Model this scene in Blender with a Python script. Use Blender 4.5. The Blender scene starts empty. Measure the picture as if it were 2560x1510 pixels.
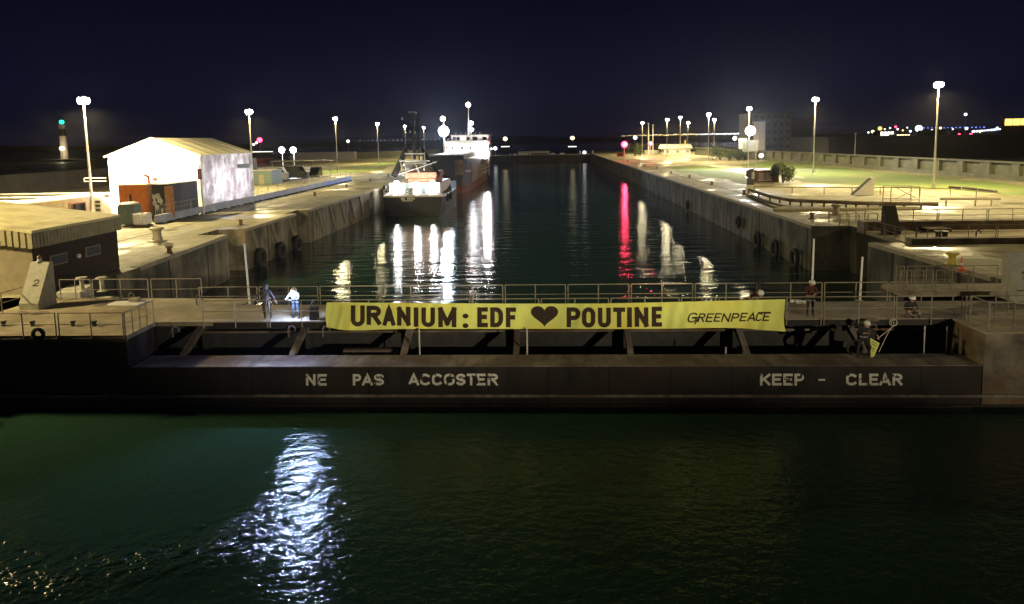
import bpy, bmesh, math, random
import numpy as np
from mathutils import Vector, Matrix
random.seed(7)
sc = bpy.context.scene
COL = sc.collection
# ------------------------------------------------------------------ camera
FPX, PX0, PY0, CAMZ = 1776.0, 1280.0, 550.0, 8.5
cd = bpy.data.cameras.new('camera'); cam = bpy.data.objects.new('camera', cd); COL.objects.link(cam)
cd.sensor_fit = 'HORIZONTAL'; cd.sensor_width = 36.0; cd.lens = FPX/2560*36.0
cd.shift_y = -(755-PY0)/2560
cd.clip_start = 0.1; cd.clip_end = 9000
CR = (Matrix.Rotation(math.radians(2.80), 4, 'Z') @ Matrix.Rotation(math.radians(90-6.5), 4, 'X') @ Matrix.Rotation(math.radians(-1.0), 4, 'Z'))
cam.matrix_world = Matrix.Translation((0, 0, CAMZ)) @ CR
sc.camera = cam
# ------------------------------------------------------------------ world (clear night sky)
w = bpy.data.worlds.new('World'); sc.world = w; w.use_nodes = True
nt = w.node_tree; nt.nodes.clear()
wo = nt.nodes.new('ShaderNodeOutputWorld'); bg = nt.nodes.new('ShaderNodeBackground')
tc = nt.nodes.new('ShaderNodeTexCoord'); sx = nt.nodes.new('ShaderNodeSeparateXYZ'); rp = nt.nodes.new('ShaderNodeValToRGB')
nt.links.new(tc.outputs['Generated'], sx.inputs[0]); nt.links.new(sx.outputs['Z'], rp.inputs[0])
rp.color_ramp.elements[0].position = 0.0; rp.color_ramp.elements[0].color = (.0038, .0040, .0115, 1)
e = rp.color_ramp.elements.new(.07); e.color = (.0038, .0042, .0150, 1)
e = rp.color_ramp.elements.new(.2); e.color = (.0021, .0022, .0090, 1)
rp.color_ramp.elements[-1].position = .6; rp.color_ramp.elements[-1].color = (.0012, .0013, .005, 1)
nt.links.new(rp.outputs[0], bg.inputs[0]); bg.inputs[1].default_value = 1.0
nt.links.new(bg.outputs[0], wo.inputs[0])
sc.view_settings.view_transform = 'Standard'; sc.view_settings.look = 'None'
sc.view_settings.exposure = 0.0; sc.view_settings.gamma = 1.0
sc.render.engine = 'CYCLES'
sc.cycles.use_denoising = True
sc.cycles.max_bounces = 5; sc.cycles.diffuse_bounces = 2; sc.cycles.glossy_bounces = 3
sc.cycles.transmission_bounces = 2; sc.cycles.transparent_max_bounces = 6
sc.cycles.sample_clamp_indirect = 25.0; sc.cycles.caustics_reflective = False; sc.cycles.caustics_refractive = False
LAMP = (1.0, .79, .37)
# ------------------------------------------------------------------ helpers: pixel of the 2560 px photograph -> world point
def _ray(px, py): return CR.to_3x3() @ Vector(((px-PX0)/FPX, -(py-PY0)/FPX, -1.0))
def G(px, py, z=0.0):
    d = _ray(px, py); t = (z-CAMZ)/d.z; return Vector((0, 0, CAMZ)) + d*t
def V(px, py, Y):
    d = _ray(px, py); t = Y/d.y; return Vector((0, 0, CAMZ)) + d*t
class MB:
    def __init__(s): s.v = []; s.f = []
    def add(s, vs, fs):
        n = len(s.v); s.v += [tuple(p) for p in vs]; s.f += [tuple(i+n for i in f) for f in fs]; return s
    def box(s, x0, x1, y0, y1, z0, z1):
        return s.add([(x0,y0,z0),(x1,y0,z0),(x1,y1,z0),(x0,y1,z0),(x0,y0,z1),(x1,y0,z1),(x1,y1,z1),(x0,y1,z1)],
                     [(0,3,2,1),(4,5,6,7),(0,1,5,4),(1,2,6,5),(2,3,7,6),(3,0,4,7)])
    def bbox(s, x0, x1, y0, y1, z0, z1, b=.03):   # box with chamfered edges
        bm = bmesh.new(); bmesh.ops.create_cube(bm, size=1)
        for q in bm.verts: q.co = Vector(((x0+x1)/2+q.co.x*(x1-x0), (y0+y1)/2+q.co.y*(y1-y0), (z0+z1)/2+q.co.z*(z1-z0)))
        bmesh.ops.bevel(bm, geom=list(bm.edges), offset=b, segments=1, affect='EDGES')
        bm.verts.index_update(); s.add([q.co for q in bm.verts], [[q.index for q in f.verts] for f in bm.faces]); bm.free(); return s
    def prism(s, poly, z0, z1):                    # polygon in XY (counter-clockwise) extruded in Z
        n = len(poly); vs = [(p[0],p[1],z0) for p in poly]+[(p[0],p[1],z1) for p in poly]
        return s.add(vs, [tuple(reversed(range(n))), tuple(range(n,2*n))]+[(i,(i+1)%n,n+(i+1)%n,n+i) for i in range(n)])
    def prismx(s, poly, x0, x1):                   # polygon in YZ extruded in X
        n = len(poly); vs = [(x0,p[0],p[1]) for p in poly]+[(x1,p[0],p[1]) for p in poly]
        return s.add(vs, [tuple(reversed(range(n))), tuple(range(n,2*n))]+[(i,(i+1)%n,n+(i+1)%n,n+i) for i in range(n)])
    def prismy(s, poly, y0, y1):                   # polygon in XZ extruded in Y
        n = len(poly); vs = [(p[0],y0,p[1]) for p in poly]+[(p[0],y1,p[1]) for p in poly]
        return s.add(vs, [tuple(range(n)), tuple(reversed(range(n,2*n)))]+[(i,n+i,n+(i+1)%n,(i+1)%n) for i in range(n)])
    def tube(s, a, b, r0, r1=None, n=8):
        r1 = r0 if r1 is None else r1; a = Vector(a); b = Vector(b); d = (b-a)
        if d.length < 1e-6: return s
        d.normalize(); u = d.orthogonal().normalized(); w_ = d.cross(u)
        vs = []
        for c, r in ((a, r0), (b, r1)):
            for i in range(n):
                t = 2*math.pi*i/n; vs.append(c+u*(r*math.cos(t))+w_*(r*math.sin(t)))
        return s.add(vs, [(i,(i+1)%n,n+(i+1)%n,n+i) for i in range(n)]+[tuple(reversed(range(n))), tuple(range(n,2*n))])
    def path(s, pts, r, n=6):
        for a, b in zip(pts, pts[1:]): s.tube(a, b, r, r, n)
        return s
    def lathe(s, prof, c=(0,0,0), n=16):           # profile of (r, z)
        vs = []; m = len(prof)
        for r, z in prof:
            for i in range(n):
                t = 2*math.pi*i/n; vs.append((c[0]+r*math.cos(t), c[1]+r*math.sin(t), c[2]+z))
        fs = [(j*n+i, j*n+(i+1)%n, (j+1)*n+(i+1)%n, (j+1)*n+i) for j in range(m-1) for i in range(n)]
        return s.add(vs, fs+[tuple(reversed(range(n))), tuple((m-1)*n+i for i in range(n))])
    def torus(s, c, R_, r, axis='Y', n=20, m=8, sx_=1.0):
        vs = []
        for i in range(n):
            a = 2*math.pi*i/n
            for j in range(m):
                b = 2*math.pi*j/m; q = R_+r*math.cos(b); p = (q*math.cos(a), q*math.sin(a), r*math.sin(b)*sx_)
                if axis == 'Y': p = (p[0], p[2], p[1])
                if axis == 'X': p = (p[2], p[0], p[1])
                vs.append((c[0]+p[0], c[1]+p[1], c[2]+p[2]))
        return s.add(vs, [(i*m+j, ((i+1)%n)*m+j, ((i+1)%n)*m+(j+1)%m, i*m+(j+1)%m) for i in range(n) for j in range(m)])
    def ball(s, c, r, sz=1.0, n=12, m=8):
        prof = [(max(r*math.sin(math.pi*k/m), r*.02), -r*sz*math.cos(math.pi*k/m)) for k in range(m+1)]
        return s.lathe(prof, c, n)
    def build(s, name, mat, parent=None, smooth=False, local=False):
        off = Vector((0,0,0))
        if parent is not None and not local:
            p = parent; 
            while p is not None: off += p.location; p = p.parent
        me = bpy.data.meshes.new(name); me.from_pydata([tuple(Vector(q)-off) for q in s.v], [], s.f); me.update()
        bm = bmesh.new(); bm.from_mesh(me); bmesh.ops.recalc_face_normals(bm, faces=bm.faces[:]); bm.to_mesh(me); bm.free()
        if smooth: me.polygons.foreach_set('use_smooth', [True]*len(me.polygons))
        me.materials.append(mat)
        o = bpy.data.objects.new(name, me); COL.objects.link(o)
        if parent is not None: o.parent = parent
        return o
def tag(o, label=None, cat=None, group=None, kind=None):
    if label: o['label'] = label
    if cat: o['category'] = cat
    if group: o['group'] = group
    if kind: o['kind'] = kind
    return o
def thing(name, label, cat, loc=(0,0,0), rz=0.0, group=None):
    o = bpy.data.objects.new(name, None); COL.objects.link(o); o.location = loc; o.rotation_euler = (0,0,rz)
    o.empty_display_size = .2
    return tag(o, label, cat, group)
def copy_tree(o, parent=None):
    c = o.copy(); COL.objects.link(c)
    if parent is not None: c.parent = parent
    for ch in list(o.children): copy_tree(ch, c)
    return c
ORD = ['first','second','third','fourth','fifth','sixth','seventh','eighth','ninth','tenth','eleventh','twelfth','thirteenth','fourteenth','fifteenth','sixteenth']
# ------------------------------------------------------------------ materials
def pbr(name, c1, c2=None, scale=3.0, rough=.8, rough2=None, bump=.0, stretch=(1,1,1), metal=0.0, pos=False, contrast=(.35,.65), c3=None, scale3=.3, spec=.5, band=None, wet=None):
    m = bpy.data.materials.new(name); m.use_nodes = True; t = m.node_tree; N = t.nodes; L = t.links
    b = N['Principled BSDF']; b.inputs['Base Color'].default_value = (*c1, 1); b.inputs['Roughness'].default_value = rough
    b.inputs['Metallic'].default_value = metal; b.inputs['Specular IOR Level'].default_value = spec
    if pos: src = N.new('ShaderNodeNewGeometry').outputs['Position']
    else: src = N.new('ShaderNodeTexCoord').outputs['Object']
    mp = N.new('ShaderNodeMapping'); mp.inputs['Scale'].default_value = stretch; L.new(src, mp.inputs[0])
    nz = N.new('ShaderNodeTexNoise'); nz.inputs['Scale'].default_value = scale; nz.inputs['Detail'].default_value = 7; nz.inputs['Roughness'].default_value = .62
    L.new(mp.outputs[0], nz.inputs['Vector'])
    col = None
    if c2:
        r = N.new('ShaderNodeValToRGB'); r.color_ramp.elements[0].position, r.color_ramp.elements[1].position = contrast
        r.color_ramp.elements[0].color = (*c1,1); r.color_ramp.elements[1].color = (*c2,1); L.new(nz.outputs[0], r.inputs[0]); col = r.outputs[0]
    if c3:
        n3 = N.new('ShaderNodeTexNoise'); n3.inputs['Scale'].default_value = scale3; n3.inputs['Detail'].default_value = 5; L.new(src, n3.inputs['Vector'])
        r3 = N.new('ShaderNodeValToRGB'); r3.color_ramp.elements[0].position = .45; r3.color_ramp.elements[1].position = .65; L.new(n3.outputs[0], r3.inputs[0])
        mx = N.new('ShaderNodeMix'); mx.data_type = 'RGBA'; L.new(r3.outputs[0], mx.inputs[0])
        if col: L.new(col, mx.inputs[6])
        else: mx.inputs[6].default_value = (*c1,1)
        mx.inputs[7].default_value = (*c3,1); col = mx.outputs[2]
    if band:                                          # joints: (axis, period, colour)
        ax, per, bc, wd = band
        sp = N.new('ShaderNodeSeparateXYZ'); L.new(src, sp.inputs[0])
        md = N.new('ShaderNodeMath'); md.operation = 'PINGPONG'; md.inputs[1].default_value = per/2; L.new(sp.outputs[ax], md.inputs[0])
        lt = N.new('ShaderNodeMath'); lt.operation = 'LESS_THAN'; lt.inputs[1].default_value = wd; L.new(md.outputs[0], lt.inputs[0])
        mx = N.new('ShaderNodeMix'); mx.data_type = 'RGBA'; L.new(lt.outputs[0], mx.inputs[0])
        if col: L.new(col, mx.inputs[6])
        else: mx.inputs[6].default_value = (*c1,1)
        mx.inputs[7].default_value = (*bc,1); col = mx.outputs[2]
    if col: L.new(col, b.inputs['Base Color'])
    if rough2 is not None:
        mr = N.new('ShaderNodeMapRange'); mr.inputs[1].default_value = .4; mr.inputs[2].default_value = .6
        mr.inputs[3].default_value = rough; mr.inputs[4].default_value = rough2; L.new(nz.outputs[0], mr.inputs[0]); L.new(mr.outputs[0], b.inputs['Roughness'])
    bsrc = nz.outputs[0]
    if wet:                                           # puddles: smooth patches
        n4 = N.new('ShaderNodeTexNoise'); n4.inputs['Scale'].default_value = wet; n4.inputs['Detail'].default_value = 4; L.new(src, n4.inputs['Vector'])
        mr = N.new('ShaderNodeMapRange'); mr.inputs[1].default_value = .52; mr.inputs[2].default_value = .60; mr.inputs[3].default_value = rough; mr.inputs[4].default_value = .28
        L.new(n4.outputs[0], mr.inputs[0]); L.new(mr.outputs[0], b.inputs['Roughness'])
    if bump:
        bp = N.new('ShaderNodeBump'); bp.inputs['Strength'].default_value = bump; bp.inputs['Distance'].default_value = .05
        L.new(bsrc, bp.inputs['Height']); L.new(bp.outputs[0], b.inputs['Normal'])
    return m
def glow(name, c, s, back=None):
    m = bpy.data.materials.new(name); m.use_nodes = True; b = m.node_tree.nodes['Principled BSDF']
    b.inputs['Base Color'].default_value = (.3,.3,.3,1); b.inputs['Emission Color'].default_value = (*c,1); b.inputs['Emission Strength'].default_value = s
    return m
M = {}
M['ground'] = pbr('quay concrete', (.145,.125,.08), (.36,.33,.215), .8, .75, bump=.35, pos=True, c3=(.18,.175,.075), scale3=.16, wet=.09, band=(1, 12.0, (.12,.105,.07), .06))
def translucent(m, f):
    t = m.node_tree; N = t.nodes; L = t.links; b = N['Principled BSDF']; tr = N.new('ShaderNodeBsdfTranslucent'); mx = N.new('ShaderNodeMixShader'); mx.inputs[0].default_value = f
    src = b.inputs['Base Color'].links
    if src: L.new(src[0].from_socket, tr.inputs[0])
    L.new(b.outputs[0], mx.inputs[1]); L.new(tr.outputs[0], mx.inputs[2]); L.new(mx.outputs[0], N['Material Output'].inputs[0])
M['tarmac'] = pbr('dark ground', (.035,.035,.03), (.06,.055,.045), .5, .9, pos=True)
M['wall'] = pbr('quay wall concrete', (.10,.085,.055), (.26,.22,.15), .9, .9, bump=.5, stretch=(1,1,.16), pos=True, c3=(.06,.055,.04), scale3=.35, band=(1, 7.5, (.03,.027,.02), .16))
M['shadewall'] = pbr('shade darkened quay wall', (.035,.035,.027), (.15,.14,.105), .9, .9, bump=.5, stretch=(1,1,.16), pos=True, c3=(.03,.03,.02), scale3=.35, band=(1, 7.5, (.012,.012,.01), .16))  # same wall concrete, with the right side's shade put into the colour
M['coping'] = pbr('coping stone', (.24,.21,.15), (.36,.32,.24), 2.0, .85, bump=.2, pos=True)
M['grass'] = pbr('short grass', (.06,.115,.012), (.13,.18,.03), 1.6, .95, bump=.6, pos=True, c3=(.14,.15,.05), scale3=.12)
M['steel'] = pbr('dark painted gate steel', (.005,.0045,.005), (.030,.024,.020), 1.3, .8, bump=.6, stretch=(1,1,.35), pos=True, contrast=(.35,.7), c3=(.026,.016,.010), scale3=.35, band=(0, 2.67, (.004,.004,.004), .035))
M['rust'] = pbr('rust stained concrete', (.085,.068,.05), (.25,.21,.16), .8, .9, bump=.5, pos=True, c3=(.13,.07,.035), scale3=.6)
M['ledge'] = pbr('worn ledge', (.10,.085,.072), (.30,.26,.23), 1.8, .85, bump=.4, stretch=(1,.35,1), pos=True, c3=(.12,.085,.07), scale3=.5)
M['deck'] = pbr('walkway deck', (.22,.18,.115), (.36,.30,.20), 1.1, .8, bump=.2, pos=True, c3=(.17,.145,.09), scale3=.35)
M['darkdeck'] = pbr('dark steel', (.02,.02,.021), (.04,.038,.036), 2.0, .8, pos=True)
M['rail'] = pbr('galvanised rail', (.20,.17,.12), (.32,.27,.19), 6.0, .6, metal=.0)
M['mono'] = pbr('pale concrete', (.34,.33,.27), (.46,.44,.36), 3.0, .85, bump=.15)
M['pole'] = pbr('galvanised steel', (.42,.41,.38), (.52,.50,.46), 4.0, .5)
M['white'] = pbr('white paint', (.72,.71,.68), (.60,.58,.54), 3.0, .6)
M['offwhite'] = pbr('grubby white paint', (.50,.48,.44), (.36,.33,.29), 2.2, .7)
M['black'] = pbr('black paint', (.012,.012,.014), (.025,.025,.026), 3.0, .6)
M['rubber'] = pbr('rubber', (.012,.012,.012), (.022,.022,.021), 6.0, .85)
M['yellowroof'] = pbr('pale corrugated roof', (.60,.54,.30), (.70,.64,.38), 1.5, .75, c3=(.45,.39,.2), scale3=.5)
M['fascia'] = pbr('ribbed fascia', (.36,.32,.20), (.26,.23,.14), 1.5, .8, pos=True)
M['block'] = pbr('rendered wall', (.26,.22,.14), (.20,.17,.11), 2.0, .9, bump=.2)
M['brick_silhouette'] = pbr('dark brown brick and silhouette', (.05,.033,.022), (.03,.02,.014), 3.0, .9)
M['tanwall'] = pbr('tan rendered wall', (.40,.34,.24), (.33,.28,.19), 1.5, .9)
M['tent'] = pbr('white tent fabric', (.80,.79,.75), (.72,.71,.66), .8, .7)
M['tentside'] = pbr('stained tent fabric', (.22,.20,.20), (.62,.60,.62), .7, .7, stretch=(1,1,.7), contrast=(.40,.60), c3=(.34,.30,.31), scale3=.5)
translucent(M['tentside'], .5)
M['tentroof'] = pbr('tent roof fabric', (.60,.57,.42), (.50,.47,.33), .9, .7, band=(1, 3.0, (.33,.31,.2), .22))
M['orange'] = pbr('orange container paint', (.56,.16,.035), (.42,.11,.025), 2.0, .55)
M['brown'] = pbr('faded orange brown panel', (.38,.17,.09), (.26,.11,.06), 2.0, .7)
M['grey'] = pbr('grey plastic', (.20,.21,.21), (.27,.28,.28), 3.0, .6)
M['greengrey'] = pbr('grey green plastic', (.085,.12,.115), (.12,.16,.15), 3.0, .5)
M['bluegrey'] = pbr('blue grey plastic barrier', (.22,.24,.31), (.30,.31,.35), 1.0, .6)
M['blue'] = pbr('blue plastic barrier', (.12,.20,.55), (.18,.26,.60), 1.0, .6)
M['yellow'] = pbr('yellow paint', (.60,.50,.07), (.45,.36,.06), 4.0, .6)
M['banner'] = pbr('yellow banner cloth', (.80,.85,.21), (.72,.76,.19), 1.2, .8, bump=.1, c3=(.78,.74,.13), scale3=.4)
M['ink'] = pbr('brown black ink', (.032,.017,.007), None, rough=.8)
M['navy'] = pbr('navy hull paint', (.020,.026,.055), (.034,.040,.075), .8, .6, stretch=(1,1,.3))
M['boot'] = pbr('red boot topping', (.16,.05,.03), (.10,.035,.022), 1.5, .8)
M['hullside'] = pbr('weathered hull paint', (.14,.11,.10), (.30,.25,.22), .8, .7, stretch=(1,.5,.3), c3=(.16,.07,.04), scale3=.4)
M['shipwhite'] = pbr('ship white paint', (.66,.60,.57), (.55,.49,.46), 1.0, .6)
M['rustorange'] = pbr('rust orange deckhouse', (.42,.14,.06), (.30,.10,.05), 1.0, .7)
M['glass'] = pbr('dark glass', (.01,.012,.015), None, rough=.08)
M['carpaint'] = pbr('dark car paint', (.02,.022,.025), None, rough=.25)
M['brick'] = pbr('brown brick wall', (.25,.11,.06), (.18,.08,.05), 5.0, .9)
M['leaf'] = pbr('shrub leaves', (.035,.06,.015), (.075,.10,.03), 2.0, .8)
M['bark'] = pbr('bark', (.10,.07,.045), (.06,.045,.03), 5.0, .95)
M['rope'] = pbr('pale rope', (.55,.52,.44), None, rough=.9)
M['conem'] = pbr('orange cone plastic', (.75,.16,.04), None, rough=.5)
M['skin'] = pbr('skin', (.45,.27,.19), None, rough=.6)
M['dkcloth'] = pbr('dark work clothes', (.030,.024,.020), (.05,.042,.036), 8.0, .95)
M['navycloth'] = pbr('blue grey clothes', (.04,.055,.09), (.06,.08,.12), 8.0, .95)
M['redcloth'] = pbr('dark red jacket', (.085,.022,.018), (.06,.016,.015), 8.0, .9)
M['blackcloth'] = pbr('black clothes', (.016,.015,.017), (.028,.026,.028), 8.0, .95)
M['redtrim'] = pbr('orange red fabric', (.50,.10,.05), None, rough=.9)
M['far'] = pbr('unlit far facade', (.038,.039,.036), (.026,.027,.026), .3, .95, pos=True)
M['farwall'] = pbr('dark old wall', (.06,.05,.04), (.03,.026,.022), .5, .95, pos=True)
M['pierwall'] = pbr('grey green old wall', (.055,.06,.04), (.10,.10,.07), .6, .9, pos=True, bump=.2)
M['lampglow'] = glow('floodlight lens', (1.0,.86,.55), 260)
M['coolglow'] = glow('cool floodlight lens', (.80,.90,1.0), 40)
M['shipglow'] = glow('deck light', (.88,.93,1.0), 60)
M['rail2'] = pbr('dull vent steel', (.10,.09,.07), None, rough=.8)
M['headglow'] = glow('head torch lens', (.38,.53,1.0), 1300)
M['redglow'] = glow('red signal lens', (1.0,.03,.08), 14)
M['greenglow'] = glow('green beacon lens', (.01,.85,.40), 4)
M['warmglow'] = glow('warm bulb', (1.0,.80,.42), 3)
M['orangeglow'] = glow('orange masthead lamp', (1.0,.62,.40), 22)
M['whiteglow'] = glow('white bulb', (.92,.95,1.0), 3)
M['amberglow'] = glow('amber lamp and panel glow', (1.0,.62,.12), 3)
M['blueglow'] = glow('blue lamp', (.15,.25,1.0), 3)
M['window'] = glow('lit window and glowing roof', (1.0,.92,.78), 2.5)
# gate lettering: flaking white paint
def flaking(name, cp, cb, sc_, thr):
    m = pbr(name, cp, None, rough=.8); t = m.node_tree; N = t.nodes; L = t.links
    g_ = N.new('ShaderNodeNewGeometry'); n_ = N.new('ShaderNodeTexNoise'); n_.inputs['Scale'].default_value = sc_; n_.inputs['Detail'].default_value = 5
    mp = N.new('ShaderNodeMapping'); mp.inputs['Scale'].default_value = (1,1,.6); L.new(g_.outputs['Position'], mp.inputs[0]); L.new(mp.outputs[0], n_.inputs['Vector'])
    r_ = N.new('ShaderNodeValToRGB'); r_.color_ramp.elements[0].position = thr; r_.color_ramp.elements[0].color = (*cp,1)
    r_.color_ramp.elements[1].position = thr+.05; r_.color_ramp.elements[1].color = (*cb,1); L.new(n_.outputs[0], r_.inputs[0])
    L.new(r_.outputs[0], N['Principled BSDF'].inputs['Base Color']); return m
M['paint'] = flaking('flaking white letters', (.78,.75,.66), (.05,.04,.033), 4.6, .575)
M['paint2'] = flaking('faded figure', (.05,.048,.04), (.20,.19,.16), 6.0, .66)
# water
def water_mat():
    m = bpy.data.materials.new('harbour water'); m.use_nodes = True; t = m.node_tree; N = t.nodes; L = t.links
    b = N['Principled BSDF']; b.inputs['Base Color'].default_value = (.022,.055,.034,1); b.inputs['Roughness'].default_value = .07; b.inputs['IOR'].default_value = 1.333
    g_ = N.new('ShaderNodeNewGeometry'); sp = N.new('ShaderNodeSeparateXYZ'); L.new(g_.outputs['Position'], sp.inputs[0])
    def noise(scl, st, det, rot=0.0):
        mp = N.new('ShaderNodeMapping'); mp.inputs['Scale'].default_value = st; mp.inputs['Rotation'].default_value = (0,0,rot); L.new(g_.outputs['Position'], mp.inputs[0])
        n_ = N.new('ShaderNodeTexNoise'); n_.inputs['Scale'].default_value = scl; n_.inputs['Detail'].default_value = det; n_.inputs['Roughness'].default_value = .55
        L.new(mp.outputs[0], n_.inputs['Vector']); return n_.outputs[0]
    def M2(op, a, b_):
        q = N.new('ShaderNodeMath'); q.operation = op
        for i, x in enumerate((a, b_)):
            if isinstance(x, (int, float)): q.inputs[i].default_value = x
            elif x is not None: L.new(x, q.inputs[i])
        return q.outputs[0]
    fine = noise(2.6, (.75,1,1), 4, .12); mid = noise(.42, (.6,1,1), 3, -.12)
    X, Y = sp.outputs['X'], sp.outputs['Y']
    outer = M2('LESS_THAN', Y, 30.5)                  # the outer water is choppier than the sheltered basin
    h = M2('ADD', M2('MULTIPLY', fine, M2('ADD', .050, M2('MULTIPLY', outer, .11))), M2('MULTIPLY', mid, M2('ADD', .08, M2('MULTIPLY', outer, .10))))
    h = M2('ADD', h, M2('MULTIPLY', noise(7.5, (.8,1,1), 2, .3), M2('ADD', .012, M2('MULTIPLY', outer, .03))))
    h = M2('ADD', h, M2('MULTIPLY', noise(.62, (.28,1,1), 2, -.06), M2('ADD', .26, M2('MULTIPLY', outer, -.26))))   # long low ripples of the basin
    # wake of a passing boat in the outer water: an arc of steeper ripples
    dx = M2('SUBTRACT', X, -15.2); dy = M2('SUBTRACT', Y, 27.0)
    rr = M2('SQRT', M2('ADD', M2('MULTIPLY', dx, dx), M2('MULTIPLY', dy, dy)), None)
    arc = M2('SUBTRACT', 1.0, M2('MULTIPLY', M2('ABSOLUTE', M2('SUBTRACT', rr, 8.6), None), .40))
    arc = M2('MAXIMUM', arc, 0.0)
    arc = M2('MULTIPLY', arc, M2('LESS_THAN', Y, 24.0))
    arc = M2('MULTIPLY', arc, M2('MINIMUM', M2('MAXIMUM', M2('MULTIPLY', M2('SUBTRACT', -8.3, X), .6), 0.0), 1.0))
    h = M2('ADD', h, M2('MULTIPLY', M2('MULTIPLY', arc, noise(1.8, (1,1,1), 3, .2)), WAKE))
    bp = N.new('ShaderNodeBump'); bp.inputs['Strength'].default_value = 1.0; bp.inputs['Distance'].default_value = .40
    L.new(h, bp.inputs['Height']); L.new(bp.outputs[0], b.inputs['Normal'])
    return m
WAKE = 1.05
M['water'] = water_mat()
# ------------------------------------------------------------------ lights
def plight(parent, loc, power, color=LAMP, r=.35, name='lamp_light'):
    l = bpy.data.lights.new(name, 'POINT'); l.energy = power; l.color = color; l.shadow_soft_size = r
    o = bpy.data.objects.new(name, l); COL.objects.link(o); o.location = loc
    if parent is not None: o.parent = parent
    return o
def slight(parent, loc, target, power, color, ang, r=.2, blend=.5, name='lamp_light'):
    l = bpy.data.lights.new(name, 'SPOT'); l.energy = power; l.color = color; l.shadow_soft_size = r
    l.spot_size = math.radians(ang); l.spot_blend = blend
    o = bpy.data.objects.new(name, l); COL.objects.link(o); o.location = loc
    d = Vector(target)-Vector(loc); o.rotation_euler = d.to_track_quat('-Z', 'Y').to_euler()
    if parent is not None:
        o.parent = parent
        o.location = Vector(loc)-parent.location
    return o
# ================================================================== SETTING
WZ = -4.2
def sheet(name, poly, z, mat, kind='structure', label=None, cat=None, sub=0):
    b = MB(); b.add([(p[0],p[1],z) for p in poly], [tuple(range(len(poly)))])
    o = b.build(name, mat); return tag(o, label, cat, None, kind)
sheet('water', [(-3000,31.3),(3000,31.3),(3000,5000),(-3000,5000)], WZ, M['water'])
sheet('water_outer', [(-3000,-60),(3000,-60),(3000,31.29),(-3000,31.29)], -3.55, M['water'])
LW = [(-28.7,48.0),(-30.1,64.8)]                      # left lock wall, near part
# left quay land (the slot of the gate opens at its near end)
leftpoly = [(-900,30.0),(-28.6,30.0),(-28.6,48.0),(-30.05,65.0),(-33.0,65.0),(-33.0,69.2),(-30.2,69.2),(-30.2,84.0),(-31.6,84.0),(-31.6,88.5),(-30.2,88.5),(-30.2,396),(-900,1500)]
def land(name, poly, top, wall):
    b = MB(); n = len(poly)
    b.add([(p[0],p[1],0) for p in poly], [tuple(range(n))]); o = b.build(name, top); tag(o, kind='structure')
    b = MB(); vs = [(p[0],p[1],-.003) for p in poly]+[(p[0],p[1],-9) for p in poly]
    b.add(vs, [(i,(i+1)%n,n+(i+1)%n,n+i) for i in range(n)])
    q = b.build(name+'_wall', wall); tag(q, kind='structure')
    return o
land('quay_left', leftpoly, M['ground'], M['wall'])
rightpoly = [(24.6,396),(24.5,66.5),(28.1,66.5),(28.1,65.3),(900,65.3),(900,1500)]
land('quay_right', rightpoly, M['ground'], M['shadewall'])
land('quay_island', [(25.0,56.0),(25.9,42.0),(28.2,38.6),(900,38.6),(900,54.6),(27.6,54.6),(27.4,56.0)], M['ground'], M['shadewall'])
land('quay_near_right', [(49.0,-60),(900,-60),(900,20),(60.0,20)], M['tarmac'], M['wall'])
land('quay_near_left', [(-900,-60),(-28.6,-60),(-28.6,29.6),(-900,29.6)], M['tarmac'], M['wall'])
# coping strips (a real step)
def strip(name, pts, wd, side, z0, z1, mat):
    b = MB()
    for (a, c) in zip(pts, pts[1:]):
        a = Vector(a); c = Vector(c); d = (c-a).normalized(); n_ = Vector((-d.y, d.x))*side
        b.prism([a, c, c+n_*wd, a+n_*wd] if side > 0 else [a, a+n_*wd, c+n_*wd, c], z0, z1)
    return tag(b.build(name, mat), kind='structure')
strip('coping_left', [(-28.55,48.0),(-30.0,64.9)], .7, 1, -.25, .05, M['coping'])
strip('coping_left_middle', [(-30.15,69.3),(-30.15,83.9)], .7, 1, -.25, .05, M['coping'])
strip('coping_left_far', [(-30.15,88.6),(-30.15,396)], .7, 1, -.25, .05, M['coping'])
strip('coping_right', [(24.45,66.6),(24.55,396)], .7, -1, -.25, .05, M['coping'])
strip('coping_island', [(25.85,42.1),(24.95,55.9)], .7, -1, -.25, .05, M['coping'])
for x_, m_ in ((-35.2,'coping'),(-38.4,'tarmac')):
    b = MB(); b.box(x_,x_+.22,49,396,.004,.012); tag(b.build('drain_channel', M[m_]), kind='structure')
for x_, m_ in ((28.6,'tarmac'),):
    b = MB(); b.box(x_,x_+.25,92,396,.004,.012); tag(b.build('drain_channel', M[m_]), kind='structure')
# grass
def wobble(pts, n=10, a=1.2):
    out = []
    for i in range(len(pts)):
        p = Vector(pts[i]); q = Vector(pts[(i+1)%len(pts)])
        for k in range(n): 
            t = k/n; r = p.lerp(q, t); out.append((r.x+random.uniform(-a,a), r.y+random.uniform(-a,a)*2))
    return out
def gp(px, py): p = G(px, py); return (p.x, p.y)
sheet('grass', wobble([gp(2620,492),gp(2300,470),gp(2000,455),gp(1960,430),gp(1850,412),gp(1942,399),gp(2150,425),gp(2640,470)], 10, .6), .006, M['grass'], 'stuff', 'long green lawn in front of the old wall on the right quay', 'grass')
sheet('grass', wobble([gp(1868,462),gp(1800,446),gp(1690,428),gp(1670,417),gp(1740,412),gp(1870,428)], 8, .8), .006, M['grass'], 'stuff', 'green lawn patch between the quay edge and the brown hut', 'grass')
sheet('grass', wobble([gp(780,436),gp(850,418),gp(1000,400),gp(1015,405),gp(955,424),gp(880,432)], 8, .7), .006, M['grass'], 'stuff', 'green lawn strip behind the fence end on the left quay', 'grass')
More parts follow.
